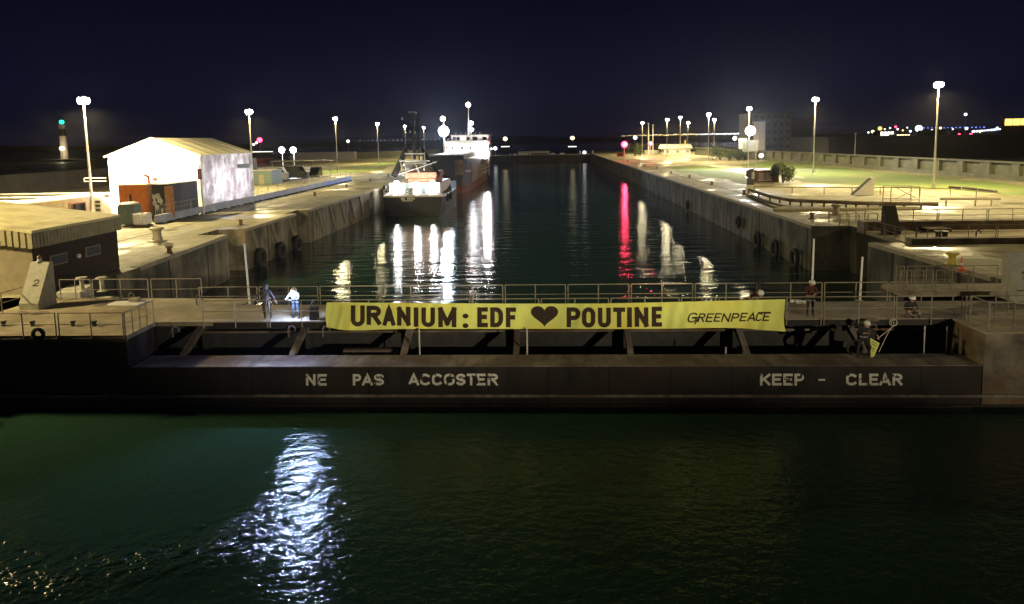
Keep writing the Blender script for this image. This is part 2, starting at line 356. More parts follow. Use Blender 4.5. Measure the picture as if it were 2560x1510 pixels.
sheet('grass', wobble([gp(1800,424),gp(2000,440),gp(2010,446),gp(1870,437)], 6, .5), .008, M['coping'], 'structure')
# far shore beyond the lock
b = MB(); b.prism([(-900,397),(-33,397),(-33,430),(-900,430)], -9, 1.2); tag(b.build('far_shore', M['tarmac']), kind='structure')
b = MB(); b.prism([(24.8,397),(900,397),(900,430),(24.8,430)], -9, .6); tag(b.build('far_shore', M['tarmac']), kind='structure')
b = MB()
for i in range(40):
    x0 = -2600+i*130; h = 8+random.random()*9
    b.prismy([(x0,-6),(x0+134,-6),(x0+134,h*.8),(x0+60,h),(x0,h*.85)], 2200, 2260)
tag(b.build('hills', M['tarmac']), kind='structure')
# ================================================================== LETTERING
def arc(cx, cy, rx, ry, a0, a1, n=8): return [(cx+rx*math.cos(math.radians(a0+(a1-a0)*i/n)), cy+ry*math.sin(math.radians(a0+(a1-a0)*i/n))) for i in range(n+1)]
GL = {
 'U': [[(0,1)]+arc(.5,.26,.5,.26,180,360,10)+[(1,1)]],
 'R': [[(0,0),(0,1)], [(0,1)]+arc(.55,.76,.45,.24,90,-90,8)+[(0,.52)], [(.45,.52),(1,0)]],
 'A': [[(0,0),(.5,1),(1,0)], [(.2,.28),(.8,.28)]],
 'N': [[(0,0),(0,1)], [(0,1),(1,0)], [(1,0),(1,1)]],
 'I': [[(.5,0),(.5,1)]],
 'M': [[(0,0),(0,1)], [(0,1),(.5,.12)], [(.5,.12),(1,1)], [(1,1),(1,0)]],
 'E': [[(0,0),(0,1)], [(0,1),(1,1)], [(0,.52),(.85,.52)], [(0,0),(1,0)]],
 'D': [[(0,0),(0,1)], [(0,1)]+arc(.4,.62,.6,.38,90,0,6)+arc(.4,.38,.6,.38,0,-90,6)+[(0,0)]],
 'F': [[(0,0),(0,1)], [(0,1),(1,1)], [(0,.5),(.85,.5)]],
 'P': [[(0,0),(0,1)], [(0,1)]+arc(.55,.73,.45,.27,90,-90,8)+[(0,.46)]],
 'O': [arc(.5,.7,.5,.3,0,180,8)+arc(.5,.3,.5,.3,180,360,8)+[(1,.7)]],
 'T': [[(0,1),(1,1)], [(.5,1),(.5,0)]],
 'S': [arc(.5,.75,.5,.25,30,270,9)+arc(.5,.25,.5,.25,90,-150,9)],
 'C': [arc(.5,.70,.5,.30,35,180,7)+arc(.5,.30,.5,.30,180,325,7)],
 'K': [[(0,0),(0,1)], [(0,.35),(1,1)], [(.32,.56),(1,0)]],
 'L': [[(0,1),(0,0)], [(0,0),(1,0)]],
 'G': [arc(.5,.68,.5,.32,35,180,7)+arc(.5,.32,.5,.32,180,350,8)+[(1,.45)], [(1,.45),(.55,.45)]],
 '2': [arc(.5,.72,.5,.28,165,-30,8)+[(0,0)], [(0,0),(1,0)]],
 '-': [[(0,.5),(1,.5)]],
}
def ribbon(pts, hw, cap=True):
    pts = [Vector(p) for p in pts]
    if cap:
        d = (pts[0]-pts[1]).normalized(); pts[0] = pts[0]+d*hw*.98; d = (pts[-1]-pts[-2]).normalized(); pts[-1] = pts[-1]+d*hw*.98
    L_, R_ = [], []
    for i, p in enumerate(pts):
        if i == 0: t = (pts[1]-p).normalized(); k = 1
        elif i == len(pts)-1: t = (p-pts[i-1]).normalized(); k = 1
        else:
            a = (p-pts[i-1]).normalized(); b_ = (pts[i+1]-p).normalized(); t = (a+b_)
            t = t.normalized() if t.length > .05 else a
            k = min(1/max(abs(t.dot(a)), .35), 2.2)
        n_ = Vector((-t.y, t.x)); L_.append(p+n_*hw*k); R_.append(p-n_*hw*k)
    return L_, R_
def glyph(mb, ch, x0, x1, y0, y1, s, fn, layer=[0], slant=0):
    """letter box in pixels of the photograph (y0 bottom, y1 top) drawn as ribbons; fn maps (px, py, layer) to a world point"""
    wv = x1-x0; hv = y0-y1
    for st in GL[ch]:
        pts = [(x0+s/2+p[0]*(wv-s), -(y0-s/2-p[1]*(hv-s))) for p in st] if ch != 'I' else [((x0+x1)/2, -(y0-s/2-p[1]*(hv-s))) for p in st]
        seg = []
        for a, b_ in zip(pts, pts[1:]):
            L0 = math.hypot(b_[0]-a[0], b_[1]-a[1]); k = max(1, int(L0/4))
            for i in range(k): seg.append((a[0]+(b_[0]-a[0])*i/k, a[1]+(b_[1]-a[1])*i/k))
        seg.append(pts[-1])
        A, B = ribbon(seg, s/2); layer[0] += 1; o_ = .0008*(layer[0] % 4)
        vs = [fn(q.x, -q.y, o_) for q in A]+[fn(q.x, -q.y, o_) for q in B]; n = len(A)
        mb.add(vs, [(i, i+1, n+i+1, n+i) for i in range(n-1)])
# ================================================================== LOCK GATE (the caisson with the walkway)
YF = 30.4
gate = thing('lock_gate', 'dark steel caisson gate across the lock carrying NE PAS ACCOSTER and KEEP CLEAR', 'lock gate', (0, YF, 0))
xl = V(470,900,YF).x; xr = V(2458,900,YF).x                      # open bay between the end blocks
plx = G(318,838).x
# front wall
b = MB(); b.prismx([(YF,-3.2),(YF,-1.5),(YF+1.75,-1.5),(YF+1.75,-6),(YF+.5,-6),(YF+.5,-3.2)], -31, xr)
b.build('front_wall', M['steel'], gate)
b = MB(); b.box(plx+.1, xr-.02, YF+.02, YF+1.70, -1.498, -1.47); b.build('ledge', M['ledge'], gate)
b = MB(); b.bbox(-31, xr+8, YF-.14, YF-.003, -2.86, -2.74, .02); b.build('fender_beam', M['ledge'], gate)
b = MB(); b.bbox(-31, xr+8, YF-.10, YF-.003, -3.30, -3.18, .02); b.build('fender_beam', M['steel'], gate)
# right end block and left platform
b = MB(); b.prism([(xr,YF-.05),(34,YF-.05),(34,36.0),(xr+.0,36.0)], -3.3, -.06); b.build('end_block', M['rust'], gate)
b = MB(); b.prism([(xr-.1,YF-.1),(34,YF-.1),(34,36.2),(xr-.1,32.75)], -.057, 0.0)
b.build('end_platform', M['deck'], gate)
b = MB(); b.prism([(-31,YF+.03),(plx-.05,YF+.03),(plx-.05,YF+1.7),(plx-.05,32.9),(-31,32.9)], -1.46, -.21); b.build('end_block', M['steel'], gate)
b = MB(); b.prism([(-31,YF),(plx,YF),(-19.0,32.75),(-16.2,32.75),(-16.2,37.8),(-31,38.4)], -.205, 0.0); b.build('platform_deck', M['deck'], gate)
b = MB(); b.box(-31, plx, YF-.06, YF-.004, -.27, -.13); b.build('edge_beam', M['rust'], gate)
# walkway deck and its girders
b = MB(); b.box(-16.19, 27.5, 32.75, 36.2, -.2, -.002); b.build('walkway_deck', M['deck'], gate)
b = MB(); b.box(-16.1, xr-.12, 32.72, 32.748, -.32, -.05); b.build('edge_beam', M['steel'], gate)
b = MB(); b.box(-31, 27.5, 35.4, 36.15, -7, -.21); b.build('back_girder', M['darkdeck'], gate)
b = MB(); b.box(-19, xr, YF+1.76, 35.38, -4.0, -3.8); b.build('tank_floor', M['darkdeck'], gate)
b = MB(); b.tube((-18,34.5,-1.0),(xr-.2,34.5,-1.0),.06); b.build('pipe', M['rust'], gate)
for k in range(7):
    X = -17.55+5.35*k
    bb = MB(); a = Vector((X,YF+1.72,-1.62)); c = Vector((X,34.75,-.55)); 
    bb.prismx([(a.y,a.z),(a.y+.25,a.z-.1),(c.y+.25,c.z-.1),(c.y,c.z+.14)], X-.14, X+.14); bb.build('strut', M['ledge'], gate)
    bb = MB(); bb.box(X-.1, X+.1, 34.6, 35.38, -3.8, -.21); bb.build('frame_post', M['darkdeck'], gate)
for px in (1049, 1318, 1815, 2310, 2366):
    X = V(px, 860, 32.3).x; bb = MB(); bb.tube((X,32.3,-3.8),(X,32.3,-1.2 if px > 1400 and px < 2000 else -.25),.035); bb.build('pipe', M['pole'], gate)
# timber lying in the bay
p = V(900,874,33.6); bb = MB(); bb.bbox(p.x-.75, p.x+1.9, 33.2, 33.6, p.z-.15, p.z+.1, .03); bb.build('timber', M['ledge'], gate)
# letters
def fgate(px, py, o_=0): q = V(px, py, YF); return Vector((q.x, YF-.004-o_, q.z))
def letters(word, boxes, y0, y1, s):
    mb = MB()
    for ch, (x0, x1) in zip(word, boxes): glyph(mb, ch, x0, x1, y0, y1, s, fgate)
    return mb
mb = letters('NE', [(765,789),(794,817)], 964, 935, 6.2); mb.build('lettering', M['paint'], gate)
mb = letters('PAS', [(882,903),(905,932),(935,960)], 963.5, 935, 6.2); mb.build('lettering', M['paint'], gate)
mb = letters('ACCOSTER', [(1020.6,1048),(1050,1076),(1080,1106),(1110,1137),(1140,1164),(1167,1189),(1192,1214),(1219,1245)], 963.5, 934, 6.2); mb.build('lettering', M['paint'], gate)
mb = letters('KEEP', [(1900,1926),(1930,1954),(1958,1982),(1986,2010)], 963.6, 934, 6.4); mb.build('lettering', M['paint'], gate)
mb = letters('-', [(2046,2063)], 955, 944, 4.5); mb.build('lettering', M['paint'], gate)
mb = letters('CLEAR', [(2115,2143),(2147,2169),(2173,2196),(2198,2227),(2231,2256)], 963.6, 934, 6.4); mb.build('lettering', M['paint'], gate)
# railings
def railing(parent, a, c, h=1.05, posts=2, drop=0.0, mat=None, mids=(.5,), r=.027, name='railing', local_h=None):
    mat = mat or M['rail']; a = Vector(a); c = Vector(c); up = Vector((0,0,h))
    bb = MB(); bb.tube(a+up, c+up, r, r, 6); o = bb.build(name, mat, parent)
    for m_ in mids: MB().tube(a+up*m_, c+up*m_, r*.7, r*.7, 6).build('mid_rail', mat, o)
    n = posts
    for i in range(n):
        p_ = a.lerp(c, i/(n-1)); bb = MB(); bb.tube(p_-Vector((0,0,drop)), p_+up*1.005, r, r, 6); bb.build('post', mat, o)
    return o
for k in range(-3, 9):
    x0 = -8.73+3.245*k+.06; x1 = x0+3.245-.13
    railing(gate, (x0,36.1,0), (x1,36.1,0), 1.0, 3)
XG = []
for k in range(-10, 2):
    x0 = 15.9+3.25*k+.06; x1 = x0+3.25-.12
    if x0 > 18.5: x1 = min(x1, xr+.3)
    railing(gate, (x0,32.66,0), (x1,32.66,0), 1.05, 3, .28)
railing(gate, (xr+.3,32.66,0), (25,32.66,0), 1.05, 4, 0)
# platform railing: along the front, then the splayed side
c0 = plx-.06
railing(gate, (c0-3.05,YF-.02,0), (c0-.06,YF-.02,0), 1.05, 3, .2)
railing(gate, (c0-6.3,YF-.02,0), (c0-3.2,YF-.02,0), 1.05, 3, .2)
railing(gate, (c0-9.5,YF-.02,0), (c0-6.4,YF-.02,0), 1.05, 3, .2)
railing(gate, (c0,YF+.02,0), (-19.0,32.7,0), 1.05, 5, .2)
# back railing of the platform
for (pa, pb_) in ((152,228),(234,372),(380,505)):
    a = V(pa,722,37.75); c = V(pb_,722,37.75)
    railing(gate, (a.x,37.7,0), (c.x,37.7,0), 1.15, 3)
railing(gate, (-28.2,33,0), (-28.2,38.2,0), 1.05, 4)
# swan-neck vents on the deck
def vent(parent, x, y, z=0, s=.8, mat=None):
    mat = mat or M['rail2']
    pts = [(x,y,z),(x,y,z+.45*s)]+[(x+.2*s-.2*s*math.cos(math.radians(t)), y, z+.45*s+.2*s*math.sin(math.radians(t))) for t in range(30,211,30)]
    MB().path(pts, .055*s, 8).build('vent_pipe', mat or M['pole'], parent)
for px, py in ((323,750),(492,756)):
    q = G(px, py+6); vent(gate, q.x, min(q.y, 37.3))
for px in (432, 722, 808, 2172):
    q = V(px, 838, 32.5); vent(gate, q.x, 32.5, -.7 , .8)
# hatches and deck fittings
for px, py, sx_, sy_ in ((50,783,.35,.3),(100,783,.4,.3),(250,762,.35,.3),(2180,800,.3,.2)):
    q = G(px, py); MB().lathe([(sx_,0.004),(sx_,.02),(sx_*.9,.03)], (q.x,q.y,0), 16).build('hatch_cover', M['rust'], gate)
q = G(318,760); MB().bbox(q.x-.9,q.x+.9,q.y-.5,q.y+.5,.004,.07,.02).build('hatch_cover', M['white'], gate)
q = G(338,757); MB().bbox(q.x-.25,q.x+.25,q.y-.2,q.y+.2,.075,.3,.03).build('hatch_cover', M['rail'], gate)
for px in (10, 82, 183, 236):
    q = G(px, 815); MB().lathe([(.09,0),(.09,.18),(.13,.18),(.13,.24)], (q.x,q.y,0), 10).build('bollard', M['black'], gate)
q = V(98, 829, YF-.12); MB().torus((q.x,YF-.2,.12), .24, .09, 'Y').build('fender', M['rubber'], gate)
# steel access stair at the right end of the gate
st = MB(); 
xa, xb = V(2447,800,31.6).x, V(2508,800,31.6).x
for X in (xa, xb):
    for Y in (30.9, 32.2): st.tube((X,Y,-.2),(X,Y,1.15),.035)
for zz in (.55, 1.15):
    st.tube((xa,30.9,zz),(xb,30.9,zz),.03); st.tube((xa,32.2,zz),(xb,32.2,zz),.03); st.tube((xa,30.9,zz),(xa,32.2,zz),.03); st.tube((xb,30.9,zz),(xb,32.2,zz),.03)
st.build('stair_cage', M['rail'], gate)
# machinery on the lower right: valve gear seen in the bay
for px, py, r_ in ((2398,806,.25),(2420,800,.3),(2455,812,.3),(2140,812,.25),(2080,806,.22)):
    q = V(px, py, 33.2); MB().lathe([(r_,-.3),(r_,.1),(r_*.6,.2),(r_*.6,.35),(r_*.3,.4)], (q.x,32.4,-.6), 12).build('valve_body', M['darkdeck'], gate)
# ------------------------------------------------------------------ sloping concrete markers
def marker(x, y, label, flip=1, num=True, sc_=1.0, mat='mono', rz=0.0, bd=1.40):
    t = thing('concrete_marker', label, 'concrete marker', (x, y, 0), rz, 'sloping concrete markers on the gates')
    h = 2.35*sc_; b = MB()
    b.prismx([(0,0),(0,.34 if bd < 2 else .12),(bd-.28,h),(bd,h),(bd,0)], 0, 1.04)
    b.build('block', M[mat], t, local=True)
    if num:
        g_ = MB()
        def fm(px, py, o_=0):       # px,py in a 100x200 box on the slope
            u = px/100; vv = 1-py/200; y_ = 0+1.12*vv; z_ = .34+(h-.34)*vv
            n_ = Vector((0,-(h-.34),1.12)).normalized()
            return Vector((1.04*u, y_, z_))+n_*(.004+o_)
        glyph(g_, '2', 44, 76, 118, 84, 6.5, fm, [0])
        g_.build('figure', M['paint2'], t, local=True)
    return t
q = G(49,775); marker(q.x, q.y, 'pale sloping concrete block with a figure 2 on the left platform of the gate')
m_ = V(101,640,36.7); lamp = thing('warning_lamp', 'small unlit pinkish lamp on top of the block with the figure 2', 'lamp', (m_.x, 36.6, 2.35))
MB().lathe([(.16,0),(.16,.06),(.10,.08),(.10,.2)], (0,0,0), 12).build('base', M['white'], lamp, local=True)
MB().ball((0.0,0,.26), .11).build('lens', M['brown'], lamp, local=True)
marker(23.15, 35.4, 'sloping concrete block with a dark left side at the right end of the gate', num=True)
# ------------------------------------------------------------------ banner
ban = thing('protest_banner', 'long yellow banner reading URANIUM : EDF heart POUTINE hung on the front railing', 'banner', (0, 32.55, 0))
def ban_y(px, py):                                              # cloth billows a little
    u = (px-817)/1147.0; v_ = (py-750)/75.0
    y_ = 32.47-.05*v_-.05*math.sin(px*.021+v_*1.3)*(.3+v_)-.035*math.sin(px*.055+2*v_)*(.2+v_)-.022*math.sin(px*.13+3*v_+math.sin(px*.03)*2)-.004*math.sin(px*.29-5*v_)*(1.1-v_)-.05*max(0, 1-abs(px-860)/60)*v_
    y_ -= .10*math.exp(-((px-940)/60)**2)*max(0, v_-.5)
    if px > 1780: y_ -= .05*math.sin((px-1780)*.03-v_*3)*min(1,(px-1780)/80)*v_
    return y_
def fban(px, py, o_=0):
    q = V(px, py, ban_y(px, py)); y_ = ban_y(px, py); n_ = Vector((0,-1,0)); return q+n_*o_
def top(px): return 756+2.0*math.sin((px-817)/1147*math.pi)*1.6-8*max(0,(px-1500)/464)
def bot(px):
    y_ = 822+3.5*math.exp(-((px-890)/70)**2)-5*math.exp(-((px-817)/25)**2)
    y_ += -2.5*math.exp(-((px-1800)/110)**2)+7*max(0,(px-1850)/114)
    return y_
b = MB(); nx, ny = 460, 12
for i in range(nx+1):
    px = 817+1147*i/nx
    if i == 0: px += 0
    for j in range(ny+1):
        v_ = j/ny; ox = -6*math.sin(v_*math.pi) if i == nx else (-3*math.sin(v_*math.pi) if i == 0 else 0)
        b.v.append(tuple(fban(px+ox, top(px)+(bot(px)-top(px))*v_)))
for i in range(nx):
    for j in range(ny):
        a = i*(ny+1)+j; b.f.append((a, a+ny+1, a+ny+2, a+1))
cl = b.build('cloth', M['banner'], ban, smooth=True)
# hem edge
b = MB()
for i in range(0, nx, 1):
    p0 = 817+1147*i/nx; p1 = 817+1147*(i+1)/nx
    b.add([fban(p0,bot(p0)-1.6,.004), fban(p1,bot(p1)-1.6,.004), fban(p1,bot(p1)+.3,.004), fban(p0,bot(p0)+.3,.004)], [(0,1,2,3)])
b.build('hem', M['banner'], ban)
fb = lambda px, py, o_=0: fban(px, py, .016+o_)
mbs = {}
for ch, x0, x1, y1, y0, s in (('U',877.5,912,763,816,11),('R',917,953,764,812,11),('A',957,988.5,766,814,10.5),('N',993,1026.5,767,814,11),('I',1034,1047,768,817,11.5),
    ('U',1054,1087.5,768.5,817.5,11),('M',1096,1141,768,818,11.5),('E',1193.5,1220,768,818,11),('D',1226,1258,768,818,11),('F',1265,1290,768.5,818,11),
    ('P',1417,1451,768,818,11),('O',1455,1488,768,819,11),('U',1495,1527,769,818.5,11),('T',1533,1563,768.5,818,11),('I',1567,1581,768,818,11.5),('N',1587,1621,768,817,11),('E',1629.5,1655,766.5,816.5,11)):
    mb = mbs.setdefault('a' if x0 < 1150 else ('b' if x0 < 1300 else 'c'), MB()); glyph(mb, ch, x0, x1, y0, y1, s, fb)
for mb in mbs.values(): mb.build('lettering', M['ink'], ban)
for cy in (790, 814):
    mb = MB(); n = 14; vs = [fb(1164+7.5*math.cos(2*math.pi*i/n), cy+6*math.sin(2*math.pi*i/n), .003) for i in range(n)]; mb.add(vs, [tuple(range(n))]).build('colon_dot', M['ink'], ban)
hp = []
for i in range(64):
    t = 2*math.pi*i/64; hx = 16*math.sin(t)**3; hy = 13*math.cos(t)-5*math.cos(2*t)-2*math.cos(3*t)-math.cos(4*t)
    hp.append((1361.5+hx*2.12, 786.5-hy*1.80))
mb = MB(); cxy = fb(1361.5, 788, .002); vs = [cxy]
for r_ in (.25,.5,.75,1): vs += [fb(1361.5+(p_[0]-1361.5)*r_, 788+(p_[1]-788)*r_, .002) for p_ in hp]
fs = [(0,i+1,(i+1)%64+1) for i in range(64)]
for k in range(3): fs += [(1+64*k+i,1+64*k+(i+1)%64,65+64*k+(i+1)%64,65+64*k+i) for i in range(64)]
mb.add(vs, fs)
mb.build('heart', M['ink'], ban)
# hand-written word: brush strokes, each letter with its own lean
mb = MB(); xs = [1720,1746,1766,1786,1805,1829,1851,1870,1890,1908]; ws = [25,18,18,17,22,20,17,22,17,18]
yo = [0,0,0,-.5,0,-.5,-1.5,-2,-2,-2.5]
for ch, x0, wd, dy in zip('GREENPEACE', xs, ws, yo):
    hgt = 24 if ch != 'G' else 27; cy = 794+dy
    def fs_(px, py, o_=0, x0=x0, cy=cy): return fban(px+(cy-py)*.28, py, .014+o_)
    glyph(mb, ch, x0, x0+wd*.92, cy+hgt/2-1, cy-hgt/2+1, 3.6, fs_)
A, B = [(1897,-781.5),(1925,-781)], None
L_, R_ = ribbon([Vector(a) for a in A], 1.7); mb.add([fb(q.x,-q.y,.004) for q in L_]+[fb(q.x,-q.y,.004) for q in R_], [(0,1,3,2)])
A = [(1731,-794),(1748,-793),(1737,-809)]
L_, R_ = ribbon([Vector(a) for a in A], 1.7); mb.add([fb(q.x,-q.y,.005) for q in L_]+[fb(q.x,-q.y,.005) for q in R_], [(0,1,4,3),(1,2,5,4)])
mb.build('lettering', M['ink'], ban)
# ================================================================== LAMP MASTS
def make_mast(label, loc, h, power, group='tall floodlight masts along the quays', kind='full'):
    t = thing('lamp_mast', label, 'lamp post', loc, 0, group)
    MB().tube((0,0,.12),(0,0,h-.25), .17, .085, 10).build('pole', M['pole'], t, local=True)
    if kind != 's': MB().lathe([(.42,0),(.42,.10),(.22,.14),(.2,.9),(.17,.92)], (0,0,0), 12).build('base', M['pole'], t, local=True)
    MB().lathe([(.09,-.45),(.2,-.28),(.46,-.12),(.48,-.02),(.26,.12),(.08,.2)], (0,0,h), 14).build('head', M['pole'], t, local=True)
    for i in range(4):
        a = math.pi/4+i*math.pi/2; c = Vector((.36*math.cos(a), .36*math.sin(a), h-.40)); bb = MB(); bb.ball(c, .30, 1.35, 12, 8); bb.build('floodlight', M['lampglow' if power > PW*.2 else 'white'], t, local=True)
    if kind == 'open': plight(t, (0,0,h-1.15), power, LAMP, .45)
    else:                                            # hooded head: the light leaves in a wide downward cone
        l = slight(None, (0,0,h-1.15), (0,0,0), power, LAMP, 173, .45, .35); l.location = (0,0,h-1.15); l.parent = t
    return t
def mast_px(label, tpx, bpx, power, h=None, kind='full', D=None):
    """base pixel -> ground point; height from the lamp pixel"""
    if D is None: p = G(*bpx); D = p.y
    q = V(tpx[0], tpx[1], D); hh = h or q.z
    return make_mast(label, (q.x+(0 if D is None else 0), D, 0), q.z, power, kind=kind)
PW = 46000
mast_px('tall lamp mast with a wide bright head just left of the white tent', (208,243), (232,545), PW*1.6)
mast_px('tall lamp mast at the far right corner of the white tent', (622,274), (630,475), PW)
mast_px('tall lamp mast behind the far end of the barrier fence, left quay', (838,293), (842,429), PW)
mast_px('lamp mast on the lawn strip of the left quay, nearest the tug mast', (943,307), (945,409), PW, kind='s')
mast_px('lamp mast with a flat T head between the lawn and the tug mast', (1012,314), None, PW*.5, kind='s', D=330)
mast_px('lamp mast seen just left of the dazzling ship floodlight', (1059,317), None, PW*.5, kind='s', D=385)
mast_px('tallest lamp mast, on the lawn at the right of the old wall', (2347,205), (2330,472), PW*1.5)
mast_px('lamp mast on the lawn right of the dark tall building', (2039,244), (2032,435), PW*1.2)
mast_px('lamp mast rising straight behind the dazzling gantry floodlight', (1873,268), None, PW, D=190)
mast_px('taller lamp mast of the pair left of the gantry floodlight', (1772,283), None, PW, kind='s', D=235)
mast_px('shorter lamp mast of the pair left of the gantry floodlight', (1786,297), None, PW*.7, kind='s', D=310)
mast_px('lamp mast standing in front of the middle of the small white building', (1701,291), (1699,389), PW, kind='s')
mast_px('lamp mast behind the right end of the small white building', (1720,305), None, PW*.7, kind='s', D=370)
mast_px('lamp mast behind the left end of the small white building', (1668,297), None, PW*.8, kind='s', D=290)
mast_px('farthest lamp mast, between the two red signals', (1606,305), None, PW*.8, kind='s', D=345)
# unseen masts beside and behind the camera, aimed to light gate and platform
ml = make_mast('lamp mast of the left row beside the camera, outside the picture', (-46,31.5,0), 14.2, PW*.21, kind='full')
slight(ml, (-46,31.8,13.1), (-23,46,0), PW*.95, LAMP, 114, 1.2, .7)
mr = make_mast('added unseen mast behind the camera carrying the projectors for the gate', (50,-40,0), 12.5, PW*.1, kind='full')
for tx_, tz_, pw_ in ((-9,6.0,150000),(1,5.8,130000),(11,5.4,110000),(23,.8,70000)):   # added unseen narrow projectors, aimed to light banner and gate
    slight(mr, (49.6,-39.4,11.4), (tx_,33,tz_), pw_, (1.0,.86,.58), 14.5, .45, .8)

make_mast('lamp mast near the stored gate, outside the picture on the right', (68,63,0), 15, PW*1.9)
# ================================================================== LEFT QUAY
# near building with the pale roof
X0, Y0b, Y1b = -29.45, 39.0, 47.6
bl = thing('pump_house', 'low dark walled building with a pale yellow flat roof and deep ribbed fascia', 'building', (-34,43,0))
b = MB(); b.box(-44, X0-.30, Y0b+.25, Y1b-.2, -.0, 3.0); b.build('wall', M['block'], bl)
b = MB(); b.box(X0-.299, X0-.25, Y0b+.25, Y1b-.2, -.0, 2.74); b.build('side_wall', M['brick_silhouette'], bl)
b = MB(); b.prismy([(X0,3.76),(-44,5.55),(-44,5.40),(X0,3.60)], Y0b, Y1b); b.build('roof', M['yellowroof'], bl)
b = MB()
for i in range(int((Y1b-Y0b)/.3)):
    y_ = Y0b+.02+i*.3; b.box(X0-.02, X0+.03, y_, y_+.17, 2.72, 3.60)
b.box(X0-.1, X0-.02, Y0b, Y1b, 2.74, 3.598); b.build('fascia', M['fascia'], bl)
b = MB()
for i in range(36):
    x_ = X0-.02-i*.4; zt = 3.6+(X0-x_)*.123; b.box(x_-.28, x_, Y0b-.03, Y0b+.02, zt-.88, zt-.01)
b.build('fascia', M['fascia'], bl)
b = MB(); b.prismy([(X0,3.59),(-44,5.39),(-44,4.5),(X0,2.75)], Y0b+.025, Y0b+.1); b.build('fascia', M['fascia'], bl)
for y_, z_ in ((41.3,1.75),(44.6,1.75)):
    w_ = MB().bbox(X0-.25, X0-.16, y_-.75, y_+.75, z_-.35, z_+.3, .01).build('window', M['block'], bl)
    MB().box(X0-.155, X0-.14, y_-.65, y_+.65, z_-.27, z_+.22).build('pane', M['black'], w_)
MB().bbox(X0-.25, X0-.05, 43.0, 43.2, 1.5, 1.75, .03).build('wall_lamp', M['white'], bl)
# striped low roof building behind
bl = thing('long_shed', 'low tan building with a striped white roof beyond the pale yellow roof', 'building', (-56,77,0))
b = MB(); b.box(-70, -55.3, 64, 88, 0, 2.5); b.build('wall', M['tanwall'], bl)
b = MB(); b.box(-70.2, -55.0, 63.8, 88.2, 2.502, 2.66); b.build('roof', M['white'], bl)
b = MB()
for i in range(4): b.box(-70.1, -58.2, 66+i*5.4, 68.2+i*5.4, 2.664, 2.78)
b.build('roof_strip', M['tarmac'], bl)
q = MB().box(-55.299, -55.2, 79.5, 82.5, .7, 2.0).build('window', M['brown'], bl); MB().box(-55.199,-55.17,79.7,82.3,.85,1.85).build('pane', M['glass'], q)
MB().box(-55.299,-55.2,70.5,71.6,.0,2.1).build('door', M['offwhite'], bl)
t = thing('cabinet', 'pale grey cabinet with dark vents left of the white tent', 'cabinet', (-53.7,84,0))
MB().bbox(-54.6,-52.6,83.2,84.6,0,2.4,.05).build('body', M['offwhite'], t)
for z_ in (.7,1.2,1.7): MB().box(-54.5,-53.9,83.14,83.196,z_,z_+.28).build('vent', M['black'], t)
# white tent
TX0, TX1, TY0, TY1 = -54.3, -42.6, 86.0, 101.5; TE, TR = 7.25, 9.35; TM = (TX0+TX1)/2
t = thing('storage_tent', 'big white gabled storage tent glowing under floodlights on the left quay', 'tent', (TM, TY0, 0))
b = MB(); b.prismy([(TX0,.02),(TX1,.02),(TX1,TE),(TM,TR),(TX0,TE)], TY0, TY0+.12); b.build('gable_wall', M['tent'], t)
b = MB(); b.prismy([(TX0,.02),(TX1,.02),(TX1,TE),(TM,TR),(TX0,TE)], TY1-.12, TY1); b.build('gable_wall', M['tent'], t)
b = MB(); n = 46
for i in range(n+1):
    y_ = TY0+.13+(TY1-TY0-.26)*i/n; dx = .16*math.sin(i*1.05)*math.sin(i*.37)
    for z_, k in ((.02,.0),(2.4,.8),(5,1.0),(TE,.0)): b.v.append((TX1+dx*k, y_, z_))
for i in range(n):
    for j in range(3): a = i*4+j; b.f.append((a, a+4, a+5, a+1))
b.build('side_wall', M['tentside'], t)
b = MB(); b.box(TX0, TX0+.1, TY0+.13, TY1-.13, .02, TE); b.build('side_wall', M['tentside'], t)
def roofside(sx_):
    b = MB(); xe = TM+sx_*((TX1-TX0)/2+.35); ze = TE-.12; n = 30
    for i in range(n+1):
        y_ = TY0-.3+(TY1-TY0+.6)*i/n; sag = .12*abs(math.sin(i/n*math.pi*5))
        for k in range(5):
            u = k/4; b.v.append((TM+(xe-TM)*u, y_, TR+.06+(ze-TR)*u-sag*math.sin(u*math.pi)))
    for i in range(n):
        for k in range(4): a = i*5+k; b.f.append((a,a+5,a+6,a+1))
    return b
roofside(1).build('roof', M['tentroof'], t); roofside(-1).build('roof', M['tentroof'], t)
MB().tube((TX0-.3,TY0-.25,TE-.1),(TM,TY0-.25,TR+.05),.1).tube((TM,TY0-.25,TR+.05),(TX1+.3,TY0-.25,TE-.1),.1).build('edge_tube', M['white'], t)
plight(t, (2.5,5,3.2), 2200, (.93,.90,1.0), .5); plight(t, (2.5,11,3.2), 2200, (.93,.90,1.0), .5)   # added unseen lamps inside, brightening the side wall through the fabric
